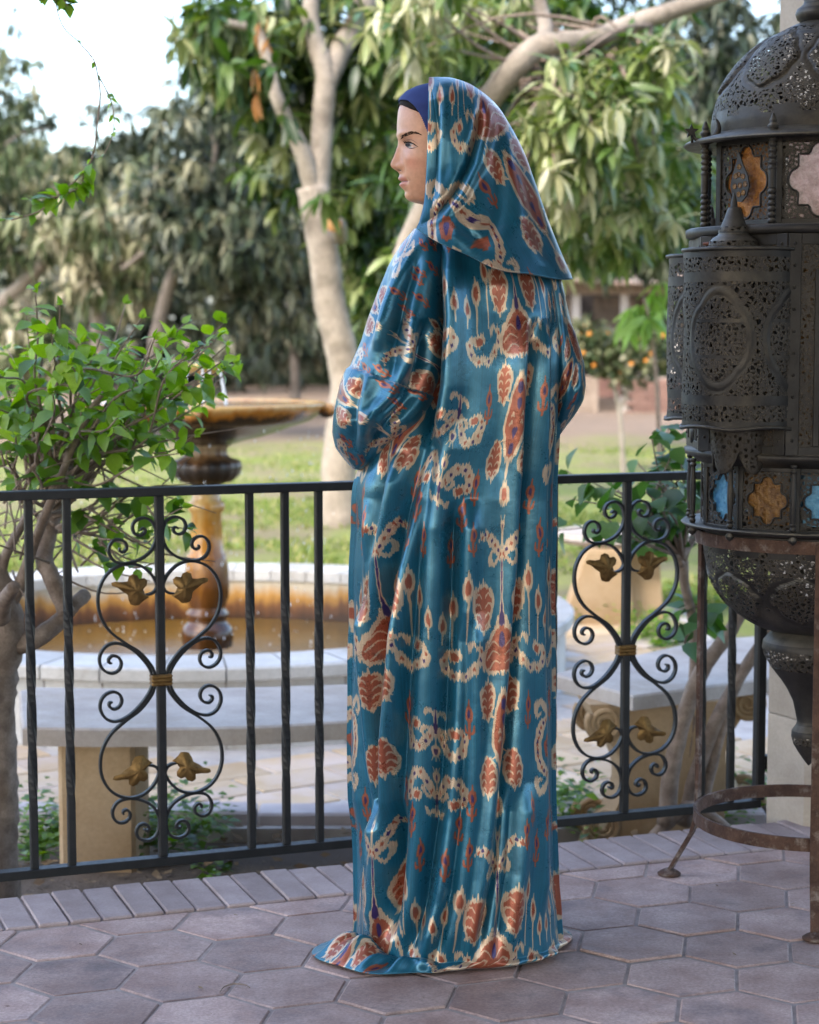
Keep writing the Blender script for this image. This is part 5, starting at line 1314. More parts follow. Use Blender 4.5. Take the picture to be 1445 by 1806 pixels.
L_dark = leafmat('shade_leaf', [(0, (.006, .012, .007)), (.45, (.040, .058, .028)), (.75, (.13, .14, .085)), (1, (.29, .27, .19))], .12, .5, .35)
L_bush = leafmat('bright_leaf', [(0, (.030, .085, .010)), (.45, (.110, .225, .016)), (.8, (.215, .365, .030)), (1, (.33, .47, .08))], .42, .38, .5)
L_right = leafmat('bush_leaf', [(0, (.020, .050, .014)), (.5, (.050, .115, .025)), (.85, (.10, .19, .05)), (1, (.12, .055, .04))], .30, .42, .5)
L_lime = leafmat('lime_leaf', [(0, (.16, .30, .06)), (1, (.36, .50, .16))], .4, .4, .4)
def limb(pts, rad, seed=0, rough=.10, n=12, res=None):
    P = smooth_path(pts, res or max(10, len(pts) * 6)); return tube(P, rad, n, rough=rough, seed=seed)
def PX(*l): return [pix(x, y, Y) for x, y, Y in l]
def rad(px, Y): return px * Y / FPX
def tree(name, label, loc, limbs, leaf_sets, bark, twigs=None, nparts=0, group=None):
    root = empty(name, loc, label, 'tree', group)
    for q, (nme, pts, rr) in enumerate(limbs): part(MB().add(*limb(pts, rr, q)), nme, bark, root)
    if twigs: part(twigs, 'twig', M_twig, root)
    for nme, (P, D, L, t), mat, tpl in leaf_sets:
        o = link(nme, leaves_mesh(nme, P - np.array(loc), D, L, t, mat, tpl), root); o['kind'] = 'stuff'
    return root
def cat(*sets): return tuple(np.concatenate([s[i] for s in sets]) for i in range(4))
def leaf_parts(root, S, mat, tpls, nmax=300, name='leaf'):
    """the leaves that show largest, each an object of its own sharing a few meshes"""
    P, D, L, t = S; px, py = proj(P); vis = (px > -20) & (px < 1465) & (py > -20) & (py < 1826)
    dep = P[:, 1]; score = np.where(vis, L / dep, 0) + rng.random(len(P)) * 1e-6; order = np.argsort(-score)[:nmax]
    ms = []
    for q in range(6):
        T, F = tpls[q % len(tpls)]; ms.append(make_mesh(name, T, F, mat, True, attr={'tone': np.full(len(T), .12 + q * .16)}))
    up = np.tile(np.array((0, 0, 1.001)), (len(order), 1)) + rng.normal(scale=.25, size=(len(order), 3))
    Mx = frames(D[order], up, rng.normal(scale=.3, size=len(order)))
    for k, i in enumerate(order):
        o = bpy.data.objects.new(name, ms[int(min(5, max(0, t[i] * 6)))]); C.objects.link(o); o.parent = root
        m = Matrix(Mx[k].tolist()).to_4x4() @ Matrix.Scale(float(L[i]), 4); m.translation = Vector(P[i]) - root.location; o.matrix_local = m
    keep = np.ones(len(P), bool); keep[order] = False
    return tuple(a[keep] for a in S)
TL = leaf_template('lance', .35, .25); TLs = [leaf_template('lance', b, f) for b, f in ((.15, .2), (.4, .3), (.6, .15))]
TO = [leaf_template('oval', b, f) for b, f in ((.12, .2), (.3, .25), (.5, .1))]; TH = [leaf_template('heart', b, f) for b, f in ((.15, .2), (.35, .25), (.5, .12))]

# ---- the far wood: reads as one mass
def far_wood():
    cs = []
    for x in np.arange(-450, 1900, 62):
        top = np.interp(x, [-450, -60, 60, 200, 260, 340, 420, 700, 1200, 1330, 1450, 1900], [-60, 60, 205, 190, 165, 100, -20, -80, -80, 60, -60, -60])
        for y in np.arange(top + 40, 690, 66):
            cs.append(blob(x + rng.uniform(-30, 30), y, 46 + rng.uniform(-4, 6), 60, 2.0, 52, 13))
    S = rosettes(np.concatenate(cs), 9, .36, .35)
    S = (S[0], S[1], S[2], S[3] * .9)
    o = link('far_wood', leaves_mesh('far_wood', *S[:2], S[2], S[3], L_dark, leaf_small('lance', .4)))
    setp(o, 'dusty green wood closing off the back of the garden', 'trees', kind='stuff')
    T = empty('far_hedge', (0, 52, GZ))
    setp(T, 'dark dense undergrowth behind the garden trees', 'undergrowth', kind='stuff')
    cs = np.concatenate([blob(x, y, 53, 70, 2.0, 60, 16) for x in np.arange(-450, 1900, 75) for y in np.arange(np.interp(x, [-450, 60, 260, 420, 1900], [260, 330, 300, 150, 120]), 720, 70)])
    S = rosettes(cs, 8, .5, .3); o = link('foliage', leaves_mesh('foliage', S[0] - np.array((0, 52, GZ)), S[1], S[2], S[3] * .6, L_dark, leaf_small('oval', .3)), T); o['kind'] = 'stuff'  # tone lowered so the gaps in front of it look deep in shade
far_wood()
# ---- trees at the back on the left
def bg_tree(label, base, limbs, blobs, mat, L=.30, nl=9, droop=.5, bark=M_barkd, tone=1.0, group='shady trees at the back of the lawn'):
    cents = np.concatenate([blob(*b) for b in blobs]); S = rosettes(cents, nl, L, droop); S = (S[0], S[1], S[2], S[3] * tone)
    return tree('mango_tree', label, pix(*base), limbs, [('crown', S, mat, leaf_small('lance', .5))], bark, group=group)
Yb = 30
bg_tree('mango tree with straight pale trunk at the far left of the lawn', (178, 705, Yb),
        [('trunk', PX((176, 716, Yb), (175, 620, Yb), (172, 540, Yb), (168, 480, Yb), (150, 400, Yb), (120, 330, Yb)), [rad(15, Yb), rad(13, Yb), rad(8, Yb)]), ('limb', PX((172, 500, Yb), (230, 440, Yb), (270, 330, Yb), (290, 200, Yb)), [rad(9, Yb), rad(5, Yb), rad(2, Yb)]),
         ('limb', PX((-30, 560, Yb), (40, 500, Yb), (110, 430, Yb), (150, 400, Yb)), [rad(12, Yb), rad(8, Yb)])],
        [(60, 380, Yb, 140, 1.6, 90, 130), (200, 420, Yb - 1, 140, 1.4, 70, 110), (90, 560, Yb + 2, 110, 1.4, 90, 120), (40, 300, Yb, 110, 1.2, 50, 60), (250, 330, Yb, 90, 1.2, 60, 50), (200, 500, Yb - 1, 90, 1.0, 40, 45), (30, 600, Yb - 2, 80, 1.0, 60, 60)], L_dusty, .34, 9, .6, M_bark, 1.1)
Yb = 27
bg_tree('dark leaning tree with crooked branch behind the fountain', (255, 720, Yb),
        [('trunk', PX((258, 724, Yb), (275, 600, Yb), (300, 500, Yb), (330, 440, Yb), (390, 400, Yb), (430, 380, Yb)), [rad(13, Yb), rad(11, Yb), rad(6, Yb)]), ('limb', PX((315, 460, Yb), (270, 440, Yb), (215, 475, Yb)), [rad(8, Yb), rad(4, Yb)]), ('limb', PX((345, 430, Yb), (345, 380, Yb), (380, 270, Yb), (360, 180, Yb)), [rad(7, Yb), rad(3, Yb)])],
        [(420, 420, Yb, 150, 1.5, 80, 170), (330, 350, Yb, 120, 1.2, 70, 100), (470, 500, Yb + 1, 110, 1.2, 80, 150), (360, 250, Yb, 100, 1.2, 90, 90), (420, 150, Yb + 1, 90, 1.2, 110, 100), (520, 330, Yb + 2, 90, 1.2, 120, 120)], L_dark, .31, 9, .6, M_barkd, 1.15)
Yb = 33
bg_tree('dark slender tree behind the leaning pale trunk', (520, 700, Yb),
        [('trunk', PX((522, 712, Yb), (520, 640, Yb), (512, 560, Yb), (500, 480, Yb)), [rad(9, Yb), rad(6, Yb)])],
        [(520, 560, Yb + 1, 110, 1.3, 80, 160), (460, 610, Yb + 3, 110, 1.3, 60, 90), (640, 520, Yb, 90, 1.3, 130, 160), (690, 380, Yb, 70, 1.3, 120, 120)], L_dark, .32, 9, .5)
bg_tree('tall dark tree with bright sky specks behind the lantern dome', (1300, 690, 26),
        [('trunk', PX((1300, 730, 26), (1296, 500, 26), (1310, 300, 26), (1290, 100, 26)), [rad(16, 26), rad(9, 26), rad(4, 26)])],
        [(1260, 180, 26, 110, 1.4, 120, 95), (1340, 90, 26, 90, 1.4, 120, 55), (1230, 60, 26, 90, 1.4, 80, 75), (1180, 330, 25, 120, 1.4, 100, 130), (1290, 330, 25, 80, 1.4, 100, 80), (1120, 420, 24, 130, 1.2, 60, 120)], L_dark, .31, 9, .5)
bg_tree('thin tree with sparse leaves against the white sky', (-40, 700, 24),
        [('trunk', PX((-50, 760, 24), (-40, 500, 24), (-30, 250, 24), (-20, 60, 24)), [rad(10, 24), rad(4, 24)]), ('limb', PX((-35, 300, 24), (30, 240, 24), (90, 225, 24)), [rad(4, 24), rad(1.5, 24)])],
        [(-10, 190, 24, 90, 1.0, 70, 50), (15, 90, 24, 45, 1.0, 80, 22), (60, 290, 24, 120, 1.0, 50, 60), (330, 60, 24, 46, .8, 70, 14)], L_dusty, .22, 8, .6, tone=.8)
# ---- pale forked mango tree in the middle, its trunk leaning past the fountain
Ym = 15.4
def mango_mid():
    limbs = [('trunk', PX((602, 935, Ym), (599, 900, Ym), (597, 845, Ym), (604, 760, Ym), (612, 680, Ym), (600, 610, Ym), (583, 540, Ym), (573, 460, Ym), (562, 390, Ym), (552, 330, Ym)), [rad(38, Ym), rad(33, Ym), rad(30, Ym), rad(29, Ym), rad(28, Ym), rad(27, Ym), rad(27, Ym), rad(28, Ym)]),
             ('limb', PX((556, 350, Ym), (536, 275, Ym - .1), (508, 215, Ym - .2), (486, 165, Ym - .3), (470, 100, Ym - .3), (452, 55, Ym - .3), (400, 40, Ym - .4)), [rad(18, Ym), rad(14, Ym), rad(11, Ym), rad(9, Ym), rad(6, Ym)]),
             ('limb', PX((558, 350, Ym), (566, 270, Ym), (570, 200, Ym), (574, 130, Ym), (555, 70, Ym), (548, 20, Ym), (560, -60, Ym)), [rad(22, Ym), rad(19, Ym), rad(19, Ym), rad(17, Ym), rad(15, Ym), rad(12, Ym)]),
             ('limb', PX((574, 150, Ym), (600, 90, Ym + .1), (628, 40, Ym + .2), (650, -10, Ym + .2), (665, -70, Ym + .2)), [rad(19, Ym), rad(20, Ym), rad(19, Ym), rad(16, Ym)]),
             ('limb', PX((600, 420, Ym - .1), (598, 400, Ym - .35), (592, 392, Ym - .5)), [rad(13, Ym), rad(13, Ym), rad(12.5, Ym)])]
    cents = np.concatenate([blob(410, 70, Ym + .2, 100, .7, 80, 48), blob(600, 40, Ym + .8, 150, .9, 90, 80), blob(480, 150, Ym + .9, 90, .5, 70, 30), blob(650, 250, Ym + 1.4, 100, .9, 200, 120), blob(520, 260, Ym + 1.5, 90, .6, 110, 44), blob(700, 120, Ym + .6, 110, .8, 110, 70), blob(640, 460, Ym + 1.6, 70, .6, 130, 60)])
    S = rosettes(cents, 10, .25, .45); big = rosettes(np.array([pix(x, y, Y) for x, y, Y in ((480, 115, 14.2), (505, 205, 14.4), (570, 345, 14.6), (650, 20, 14.4), (440, 20, 14.2), (700, 300, 15.8), (715, 60, 14.6), (400, 110, 14.4))]), 9, .29, .5)
    root = empty('mango_tree', pix(600, 935, Ym), 'pale forked mango trunk leaning beside the fountain, one cut stub', 'tree', 'mango trees near the lawn')
    for q, (nme, pts, rr) in enumerate(limbs): part(MB().add(*limb(pts, rr, q, .09, 16)), nme, M_bark, root)
    cut = [pix(589, 396, Ym - .52)]; V, F = lathe([(.001, .004), (rad(11, Ym), .002), (rad(12.8, Ym), -.006)], 20)
    part(MB().add([(cut[0].x + p[0] * 1.05, cut[0].y - p[2] - .02, cut[0].z + p[1]) for p in V], F), 'cut_face', surf('cut_wood', (.34, .15, .05), (.52, .29, .12), 14, .8), root)
    dead = rosettes(np.array([pix(466, 30, 14.0), pix(468, 70, 14.0), pix(455, 130, 14.0), pix(452, 165, 14.0)]), 3, .17, 1.6, .3)
    leaf_parts(root, dead, leafmat('dry_leaf', [(0, (.20, .09, .03)), (1, (.36, .19, .07))], .3, .7, .2), TLs, 14, 'dry_leaf')
    big = leaf_parts(root, big, L_mango, TLs, 72)
    o = link('crown', leaves_mesh('crown', S[0] - np.array(root.location), S[1], S[2], S[3], L_mango, TL), root); o['kind'] = 'stuff'
mango_mid()
# ---- mango tree behind the woman's head; its branch reaches to the upper right
Yr = 11.6
def mango_right():
    limbs = [('trunk', PX((705, 1010, Yr + .6), (706, 800, Yr + .5), (704, 600, Yr + .4), (712, 470, Yr + .3), (740, 390, Yr + .2), (800, 270, Yr), (868, 168, Yr - .1)), [rad(30, Yr), rad(26, Yr), rad(24, Yr), rad(22, Yr), rad(20, Yr), rad(19, Yr)]),
             ('limb', PX((862, 178, Yr - .1), (905, 122, Yr - .2), (950, 82, Yr - .2), (985, 76, Yr - .2), (1050, 66, Yr - .1), (1120, 40, Yr), (1200, 14, Yr), (1300, -22, Yr)), [rad(22, Yr), rad(22, Yr), rad(20, Yr), rad(18, Yr), rad(17, Yr), rad(16, Yr), rad(15, Yr)]),
             ('limb', PX((952, 82, Yr - .2), (962, 50, Yr - .1), (950, -10, Yr), (940, -80, Yr)), [rad(15, Yr), rad(12, Yr), rad(9, Yr)])]
    near = np.concatenate([blob(745, 50, Yr - .3, 70, .4, 70, 14), blob(870, 30, Yr + .6, 80, .3, 40, 12), blob(1085, 110, Yr - .5, 60, .3, 30, 6), blob(1010, 220, Yr - .6, 130, .5, 100, 30), blob(950, 300, Yr - .3, 90, .4, 110, 18), blob(1120, 250, Yr + .1, 90, .5, 110, 17), blob(1140, 130, Yr - .2, 60, .4, 60, 8), blob(1050, 400, Yr + .2, 110, .5, 60, 17)])
    far = np.concatenate([blob(1000, 260, Yr + 1.6, 260, .9, 200, 190), blob(900, 60, Yr + 1.6, 220, .9, 110, 100), blob(1130, 330, Yr + 2.4, 160, .9, 130, 110), blob(860, 330, Yr + 2.2, 200, .6, 180, 120), blob(1160, 60, Yr + 1.2, 70, .7, 60, 16)])
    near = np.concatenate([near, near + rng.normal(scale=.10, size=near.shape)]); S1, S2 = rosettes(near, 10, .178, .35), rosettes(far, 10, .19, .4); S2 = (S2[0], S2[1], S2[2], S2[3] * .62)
    S1 = (S1[0], S1[1], S1[2], np.clip(S1[3] * .75 + .28, 0, 1))  # near leaves toned lighter to look sunlit, far leaves toned darker
    root = empty('mango_tree', pix(705, 1010, Yr + .6), 'bright leafy mango tree with a branch reaching above the hood', 'tree', 'mango trees near the lawn')
    for q, (nme, pts, rr) in enumerate(limbs): part(MB().add(*limb(pts, rr, q, .09, 16)), nme, M_bark, root)
    mb = MB(); rj = np.random.default_rng(2)
    for c in near[::4]:
        k = rj.integers(3, 18) / 20; b = np.array(pix(870 + 330 * k, 165 - 150 * k + 20 * rj.random(), Yr)); m_ = (b + c) / 2 + rj.normal(scale=.08, size=3); mb.add(*tube(smooth_path([b, m_, c], 8), [.016, .009, .005], 6))
    part(mb, 'twig', M_twig, root)
    S1 = leaf_parts(root, S1, L_mango, TLs, 300)
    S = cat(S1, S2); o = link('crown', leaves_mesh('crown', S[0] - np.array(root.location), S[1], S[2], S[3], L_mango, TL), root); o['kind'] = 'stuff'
mango_right()

# ---- leafy bush growing through the left end of the railing
def bush_left():
    root = empty('garden_bush', pixz(10, 1550, GZ), 'bright green leafy bush with gnarled trunk at the left of the railing', 'bush')
    Yt = 5.0
    part(MB().add(*limb(PX((-18, 1640, Yt), (-14, 1500, Yt), (-10, 1400, Yt), (-16, 1260, Yt), (-12, 1180, Yt), (0, 1100, Yt), (-6, 1040, Yt), (-20, 980, Yt)), [rad(56, Yt), rad(46, Yt), rad(42, Yt), rad(44, Yt), rad(46, Yt), rad(34, Yt), rad(20, Yt)], 1, .16, 18, 60)), 'trunk', M_twig, root)
    for q, (pts, rr) in enumerate([([(0, 1140, Yt), (60, 1128, Yt), (105, 1095, Yt + .05), (128, 1068, Yt + .05), (150, 1050, Yt + .1)], [rad(22, Yt), rad(17, Yt), rad(14, Yt), rad(13, Yt)]), ([(118, 1082, Yt), (92, 1020, Yt), (78, 980, Yt + .05), (96, 900, Yt + .1), (128, 800, Yt + .15), (140, 760, Yt + .2)], [rad(15, Yt), rad(16, Yt), rad(17, Yt), rad(15, Yt), rad(9, Yt)]),
                                   ([(0, 1110, Yt), (40, 1020, Yt), (60, 960, Yt), (100, 860, Yt - .1), (150, 740, Yt - .1), (185, 690, Yt - .1)], [rad(14, Yt), rad(10, Yt), rad(7, Yt), rad(4, Yt)]), ([(-10, 1060, Yt), (10, 980, Yt), (50, 900, Yt + .1), (60, 800, Yt + .1)], [rad(12, Yt), rad(8, Yt), rad(5, Yt)]),
                                   ([(2, 1090, Yt - .1), (8, 1060, Yt - .2), (25, 1035, Yt - .3)], [rad(16, Yt), rad(13, Yt), rad(11, Yt)])]):
        part(MB().add(*limb(PX(*pts), rr, q + 3, .14, 10)), 'limb', M_twig, root)
    rj = np.random.default_rng(11); P, D, L, T = [], [], [], []; tw = MB()
    targets = [(70, 515), (45, 560), (100, 540), (228, 540), (250, 560), (320, 570), (400, 575), (390, 600), (415, 640), (395, 650), (360, 600), (345, 640), (300, 600), (280, 640), (230, 610), (180, 580), (140, 600), (120, 640), (60, 620), (20, 610), (-20, 600), (-40, 650), (330, 690), (380, 690), (300, 740), (340, 760), (250, 700), (210, 660), (160, 690), (100, 690), (40, 690), (-10, 720), (60, 740), (140, 730), (200, 740), (390, 640), (310, 800), (275, 680), (365, 660), (240, 640), (190, 620), (330, 620), (90, 590), (5, 660), (315, 900), (280, 940), (230, 960), (250, 1000), (330, 930), (-30, 780), (20, 770), (100, 770), (180, 760), (265, 600), (350, 720), (395, 615)]
    for q, (tx_, ty_) in enumerate(targets):
        Ye = 5.0 + rj.uniform(-.45, .55); h0 = (rj.uniform(30, 130), rj.uniform(800, 930)) if ty_ < 830 else (100, 930)
        a = np.array(pix(h0[0], h0[1], 5.05)); b = np.array(pix(tx_ + rj.uniform(-8, 8), ty_ + rj.uniform(-8, 8), Ye)); m_ = a * .5 + b * .5 + np.array((0, 0, .05 if ty_ < 700 else .02)) + rj.normal(scale=.03, size=3)
        pth = smooth_path([a, a * .75 + b * .25 + rj.normal(scale=.02, size=3), m_, a * .22 + b * .78 + rj.normal(scale=.012, size=3), b], 30); tw.add(*tube(pth, [.0055, .0035, .0016], 6))
        dirv = pth[-1] - pth[-4]; 
        for k in range(8, 30):
            if rj.random() > (.44 if ty_ < 830 else .30) * (.4 + .6 * k / 29) * 1.35: continue
            for _ in range(1 + (rj.random() < .5)):
                t = pth[min(k + 1, 29)] - pth[k - 1]; t /= np.linalg.norm(t); sd_ = rj.normal(size=3); sd_ -= t * sd_.dot(t); sd_ /= np.linalg.norm(sd_)
                d = t * .5 + sd_ * .9; d[2] += rj.uniform(-.5, .15)
                P.append(pth[k] + sd_ * .006); D.append(d); L.append(rj.uniform(.038, .074) * (1 if k < 25 else .75)); T.append(np.clip(.30 + .50 * (pth[k][2] - .78) / .5 + rj.normal(scale=.2), 0, 1))  # tone climbs with height: the lit top is put into the colour
        for z in range(3):
            P.append(pth[-1]); D.append(dirv / np.linalg.norm(dirv) + rj.normal(scale=.5, size=3)); L.append(rj.uniform(.02, .038)); T.append(rj.uniform(.6, 1))
    # bare twigs tangled low down
    for q in range(120):
        a = np.array(pix(rj.uniform(-40, 190), rj.uniform(740, 1010), rj.uniform(4.85, 5.5))); b = a + rj.normal(scale=(.14, .1, .10)) + np.array((.05, 0, .05)); tw.add(*tube(smooth_path([a, (a + b) / 2 + rj.normal(scale=.02, size=3), b], 8), [.0035, .0012], 5))
    part(tw, 'twig', M_twig, root)
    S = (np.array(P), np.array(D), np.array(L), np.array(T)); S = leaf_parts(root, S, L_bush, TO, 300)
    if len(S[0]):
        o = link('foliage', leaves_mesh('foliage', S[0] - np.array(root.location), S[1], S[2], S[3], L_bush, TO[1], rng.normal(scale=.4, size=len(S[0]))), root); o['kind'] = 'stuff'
bush_left()
# ---- thinner bush with several bent stems at the right
def bush_right():
    root = empty('garden_bush', pixz(1190, 1470, GZ), 'bushy shrub with bent grey stems behind the lantern stand', 'bush')
    Yt = 5.75
    for q, (pts, rr) in enumerate([([(1175, 1455), (1190, 1330), (1230, 1200), (1290, 1110), (1330, 1040), (1350, 980)], [17, 15, 12, 8]), ([(1205, 1455), (1240, 1330), (1290, 1220), (1345, 1130), (1390, 1060)], [15, 14, 11, 7]), ([(1185, 1450), (1215, 1330), (1225, 1200), (1222, 1100), (1208, 1030), (1205, 990)], [13, 11, 9, 10]),
                                   ([(1150, 1480), (1190, 1440), (1220, 1425), (1260, 1445), (1300, 1480)], [12, 13, 10]), ([(1235, 1440), (1262, 1330), (1285, 1240), (1300, 1170)], [10, 9, 6]), ([(1206, 1000), (1198, 940), (1205, 880), (1212, 830)], [9, 7, 5]), ([(1204, 1000), (1180, 930), (1170, 880), (1176, 820)], [6, 5, 3]), ([(1206, 990), (1226, 930), (1235, 870)], [6, 4, 3])]):
        part(MB().add(*limb(PX(*[(x, y, Yt + (q % 3) * .08) for x, y in pts]), [rad(r, Yt) for r in rr], q + 21, .14, 10)), 'stem', M_twig, root)
    rj = np.random.default_rng(31); P, D, L, T = [], [], [], []; tw = MB()
    for q, (tx_, ty_) in enumerate([(1000, 830), (985, 935), (1010, 880), (1030, 860), (1045, 850), (1060, 905), (1080, 850), (1120, 810), (1150, 775), (1165, 760), (1190, 790), (1180, 750), (1210, 760), (1140, 850), (1160, 880), (1120, 900), (1100, 930), (1195, 850), (1220, 880), (1230, 920), (1200, 800), (1150, 930), (1180, 900), (1130, 860), (1215, 830), (1240, 800), (1110, 960), (1175, 830), (1205, 920), (1160, 820), (1250, 1080), (1200, 1075)]):
        a = np.array(pix(1205, 985, Yt)) if ty_ < 1000 else np.array(pix(1225, 1150, Yt)); b = np.array(pix(tx_, ty_, Yt + rj.uniform(-.45, .35))); m_ = a * .5 + b * .5 + rj.normal(scale=.03, size=3) + (0, 0, .03)
        pth = smooth_path([a, m_, b], 24); tw.add(*tube(pth, [.006, .0035, .0015], 6))
        for k in range(6, 24):
            if rj.random() > .40: continue
            t = pth[min(k + 1, 23)] - pth[k - 1]; t /= np.linalg.norm(t); sd_ = rj.normal(size=3); sd_ -= t * sd_.dot(t); sd_ /= np.linalg.norm(sd_); d = t * .4 + sd_; d[2] += rj.uniform(-.6, .1)
            P.append(pth[k] + sd_ * .008); D.append(d); L.append(rj.uniform(.04, .078)); T.append(np.clip(rj.normal(.45, .22), 0, .88) if rj.random() > .10 or ty_ > 830 else 1.0)
        P.append(b); D.append(rj.normal(size=3) + (0, 0, -.4)); L.append(rj.uniform(.03, .06)); T.append(rj.uniform(.3, .8))
    part(tw, 'twig', M_twig, root)
    S = (np.array(P), np.array(D), np.array(L), np.array(T)); S = leaf_parts(root, S, L_right, TH, 300)
    if len(S[0]):
        o = link('foliage', leaves_mesh('foliage', S[0] - np.array(root.location), S[1], S[2], S[3], L_right, TH[1]), root); o['kind'] = 'stuff'
bush_right()
# ---- thin vine hanging in from the upper left
def vine():
    Yv = 5.2; root = empty('hanging_vine', pix(190, -60, Yv), 'thin leafy vine dangling against the sky at upper left', 'vine'); rj = np.random.default_rng(8)
    paths = [[(90, -40), (108, 40), (140, 75), (165, 105), (172, 130), (177, 165), (173, 210), (165, 270), (150, 300), (115, 335), (70, 372), (20, 388)], [(172, 130), (192, 168), (201, 200), (198, 240), (180, 280)], [(60, -30), (105, -8), (120, 10)], [(150, 300), (140, 330), (105, 345), (60, 360)]]
    tw = MB(); P, D, L, T = [], [], [], []
    for q, p in enumerate(paths):
        pth = smooth_path([pix(x, y, Yv) for x, y in p], 60); tw.add(*tube(pth, [.0016, .0026, .0022] if q == 0 else [.0022, .0013], 5))
        for k in range(2, 60, 1):
            big = pth[k][2] < pix(0, 285, Yv).z or (q == 2)
            if rj.random() > (.42 if big else .22): continue
            t = pth[min(k + 1, 59)] - pth[k - 1]; t /= np.linalg.norm(t) + 1e-9; sd_ = rj.normal(size=3); sd_ -= t * sd_.dot(t); sd_ /= np.linalg.norm(sd_); d = t * .4 + sd_ + np.array((0, 0, rj.uniform(-.6, .2)))
            P.append(pth[k]); D.append(d); L.append(rj.uniform(.032, .056) if big else rj.uniform(.012, .030)); T.append(rj.uniform(.25, .8))
    part(tw, 'stem', M_twig, root); S = leaf_parts(root, (np.array(P), np.array(D), np.array(L), np.array(T)), L_bush, TO, 300)
vine()
# ---- shed with a ragged roof behind the lawn, to the right
def shed():
    Ys = 36.0; x0, x1 = pix(960, 600, Ys).x, pix(1420, 600, Ys).x; zt_, zg = pix(0, 492, Ys).z, GZ - .05
    root = empty('garden_shed', ((x0 + x1) / 2, Ys, GZ), 'low open shed with ragged thatched roof and brick base', 'shed')
    M_wood = surf('old_wood', (.20, .15, .11), (.30, .235, .18), 5, .9, .4, .01); M_plank = surf('dark_plank', (.13, .10, .08), (.24, .19, .15), 4, .9, .4, .01, rnd=.25)
    M_brickw = surf('red_brick', (.15, .085, .065), (.22, .13, .10), 3, .9, .3, .01, rnd=.12); M_thatch = surf('roof_sheet', (.24, .15, .10), (.50, .43, .38), 1.6, .9, .5, .02, rnd=.3)
    part(MB().add(*boxvf(x0, x1, Ys - .06, Ys + .06, zt_ - .28, zt_ - .02)), 'beam', M_wood, root, smooth=False)
    for k, px in enumerate((1016, 1101, 1190, 1290)):
        c = pix(px, 600, Ys).x; part(MB().add(*boxvf(c - .07, c + .07, Ys - .05, Ys + .07, zg, zt_ - .28)), 'post', surf('pale_post', (.42, .38, .34), (.52, .48, .44), 3, .9) if k == 0 else bpy.data.materials['pale_post'], root, smooth=False)
    rj = np.random.default_rng(4)
    V, F = boxvf(-.15, .15, -.9, 1.3, -.02, .03, .01); me = make_mesh('roof_strip', V, F, M_thatch, False)
    for k in range(int((x1 - x0) / .26)): link('roof_strip', me, root, (x0 + k * .26 - root.location.x, rj.uniform(-.12, .12), zt_ - GZ + .06 + rj.uniform(-.04, .08)), (R(9 + rj.uniform(-4, 4)), R(rj.uniform(-5, 5)), R(rj.uniform(-4, 4))))
    V, F = boxvf(-.075, .075, -.01, .01, 0, zt_ - .3 - zg); me = make_mesh('plank', V, F, M_plank, False)
    for k in range(int((x1 - x0) / .16)):
        if k % 9 in (4, 5): continue
        link('plank', me, root, (x0 + .1 + k * .16 - root.location.x, 1.1, zg - GZ))
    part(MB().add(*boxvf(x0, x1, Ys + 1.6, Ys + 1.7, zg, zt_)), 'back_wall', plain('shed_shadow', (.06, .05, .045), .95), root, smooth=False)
    hb_ = pix(0, 665, Ys).z
    V, F = boxvf(-.12, .12, -.055, .055, -.035, .035, .004); me = make_mesh('brick', V, F, M_brickw, False); nb = 0
    part(MB().add(*boxvf(pix(1103, 600, Ys).x, x1, Ys - .13, Ys - .055, zg, hb_)), 'low_wall', M_mortar, root, smooth=False)
    for r in range(int((hb_ - zg) / .08)):
        xx = pix(1103, 600, Ys).x + (r % 2) * .125
        while xx < pix(1240, 600, Ys).x and nb < 290: link('brick', me, root, (xx + .12 - root.location.x, -.17, zg - GZ + .045 + r * .08)); xx += .25; nb += 1
    c0, c1 = pix(1055, 600, Ys).x, pix(1096, 600, Ys).x
    part(MB().add(*boxvf(c0, c1, Ys - .1, Ys - .04, pix(0, 700, Ys).z, hb_ + .02)), 'hatch', surf('hatch_red', (.10, .05, .04), (.15, .08, .06), 4, .9), root, smooth=False)
    part(MB().add(*boxvf(c0 - .9, c0, Ys - .12, Ys - .03, zg, hb_ + .02)), 'side_panel', M_wood, root, smooth=False)
shed()
# ---- little orange tree in front of the shed
def orange_tree():
    Yo = 20.5; root = empty('orange_tree', pix(1098, 835, Yo), 'small orange tree with fruit on a thin stem before the shed', 'tree')
    part(MB().add(*limb(PX((1100, 840, Yo), (1097, 780, Yo), (1092, 720, Yo), (1080, 670, Yo), (1065, 650, Yo), (1050, 620, Yo)), [rad(5, Yo), rad(4, Yo), rad(2, Yo)], 2)), 'trunk', M_bark, root)
    part(MB().add(*limb(PX((1093, 725, Yo), (1110, 680, Yo), (1120, 640, Yo)), [rad(4, Yo), rad(2, Yo)], 3)), 'limb', M_bark, root)
    cs = np.concatenate([blob(1060, 620, Yo, 52, .35, 45, 120, .2), blob(1110, 640, Yo, 50, .35, 50, 110, .2), blob(1160, 610, Yo + .2, 40, .3, 50, 80, .2), blob(1030, 590, Yo, 26, .2, 32, 40, .2)])
    S = rosettes(cs, 7, .085, .2); o = link('crown', leaves_mesh('crown', S[0] - np.array(root.location), S[1], S[2], S[3] * .8, L_dusty, leaf_small('oval', .3)), root); o['kind'] = 'stuff'
    M_or = surf('orange_skin', (.46, .15, .012), (.56, .22, .025), 20, .5); V, F = lathe([(.001, -.026), (.015, -.021), (.026, -.006), (.026, .006), (.015, .021), (.001, .026)], 10); me = make_mesh('fruit', V, F, M_or)
    for q in range(20):
        c = cs[rng.integers(len(cs))]; p = Vector(c) - root.location; p.y -= .05; link('fruit', me, root, p)
orange_tree()
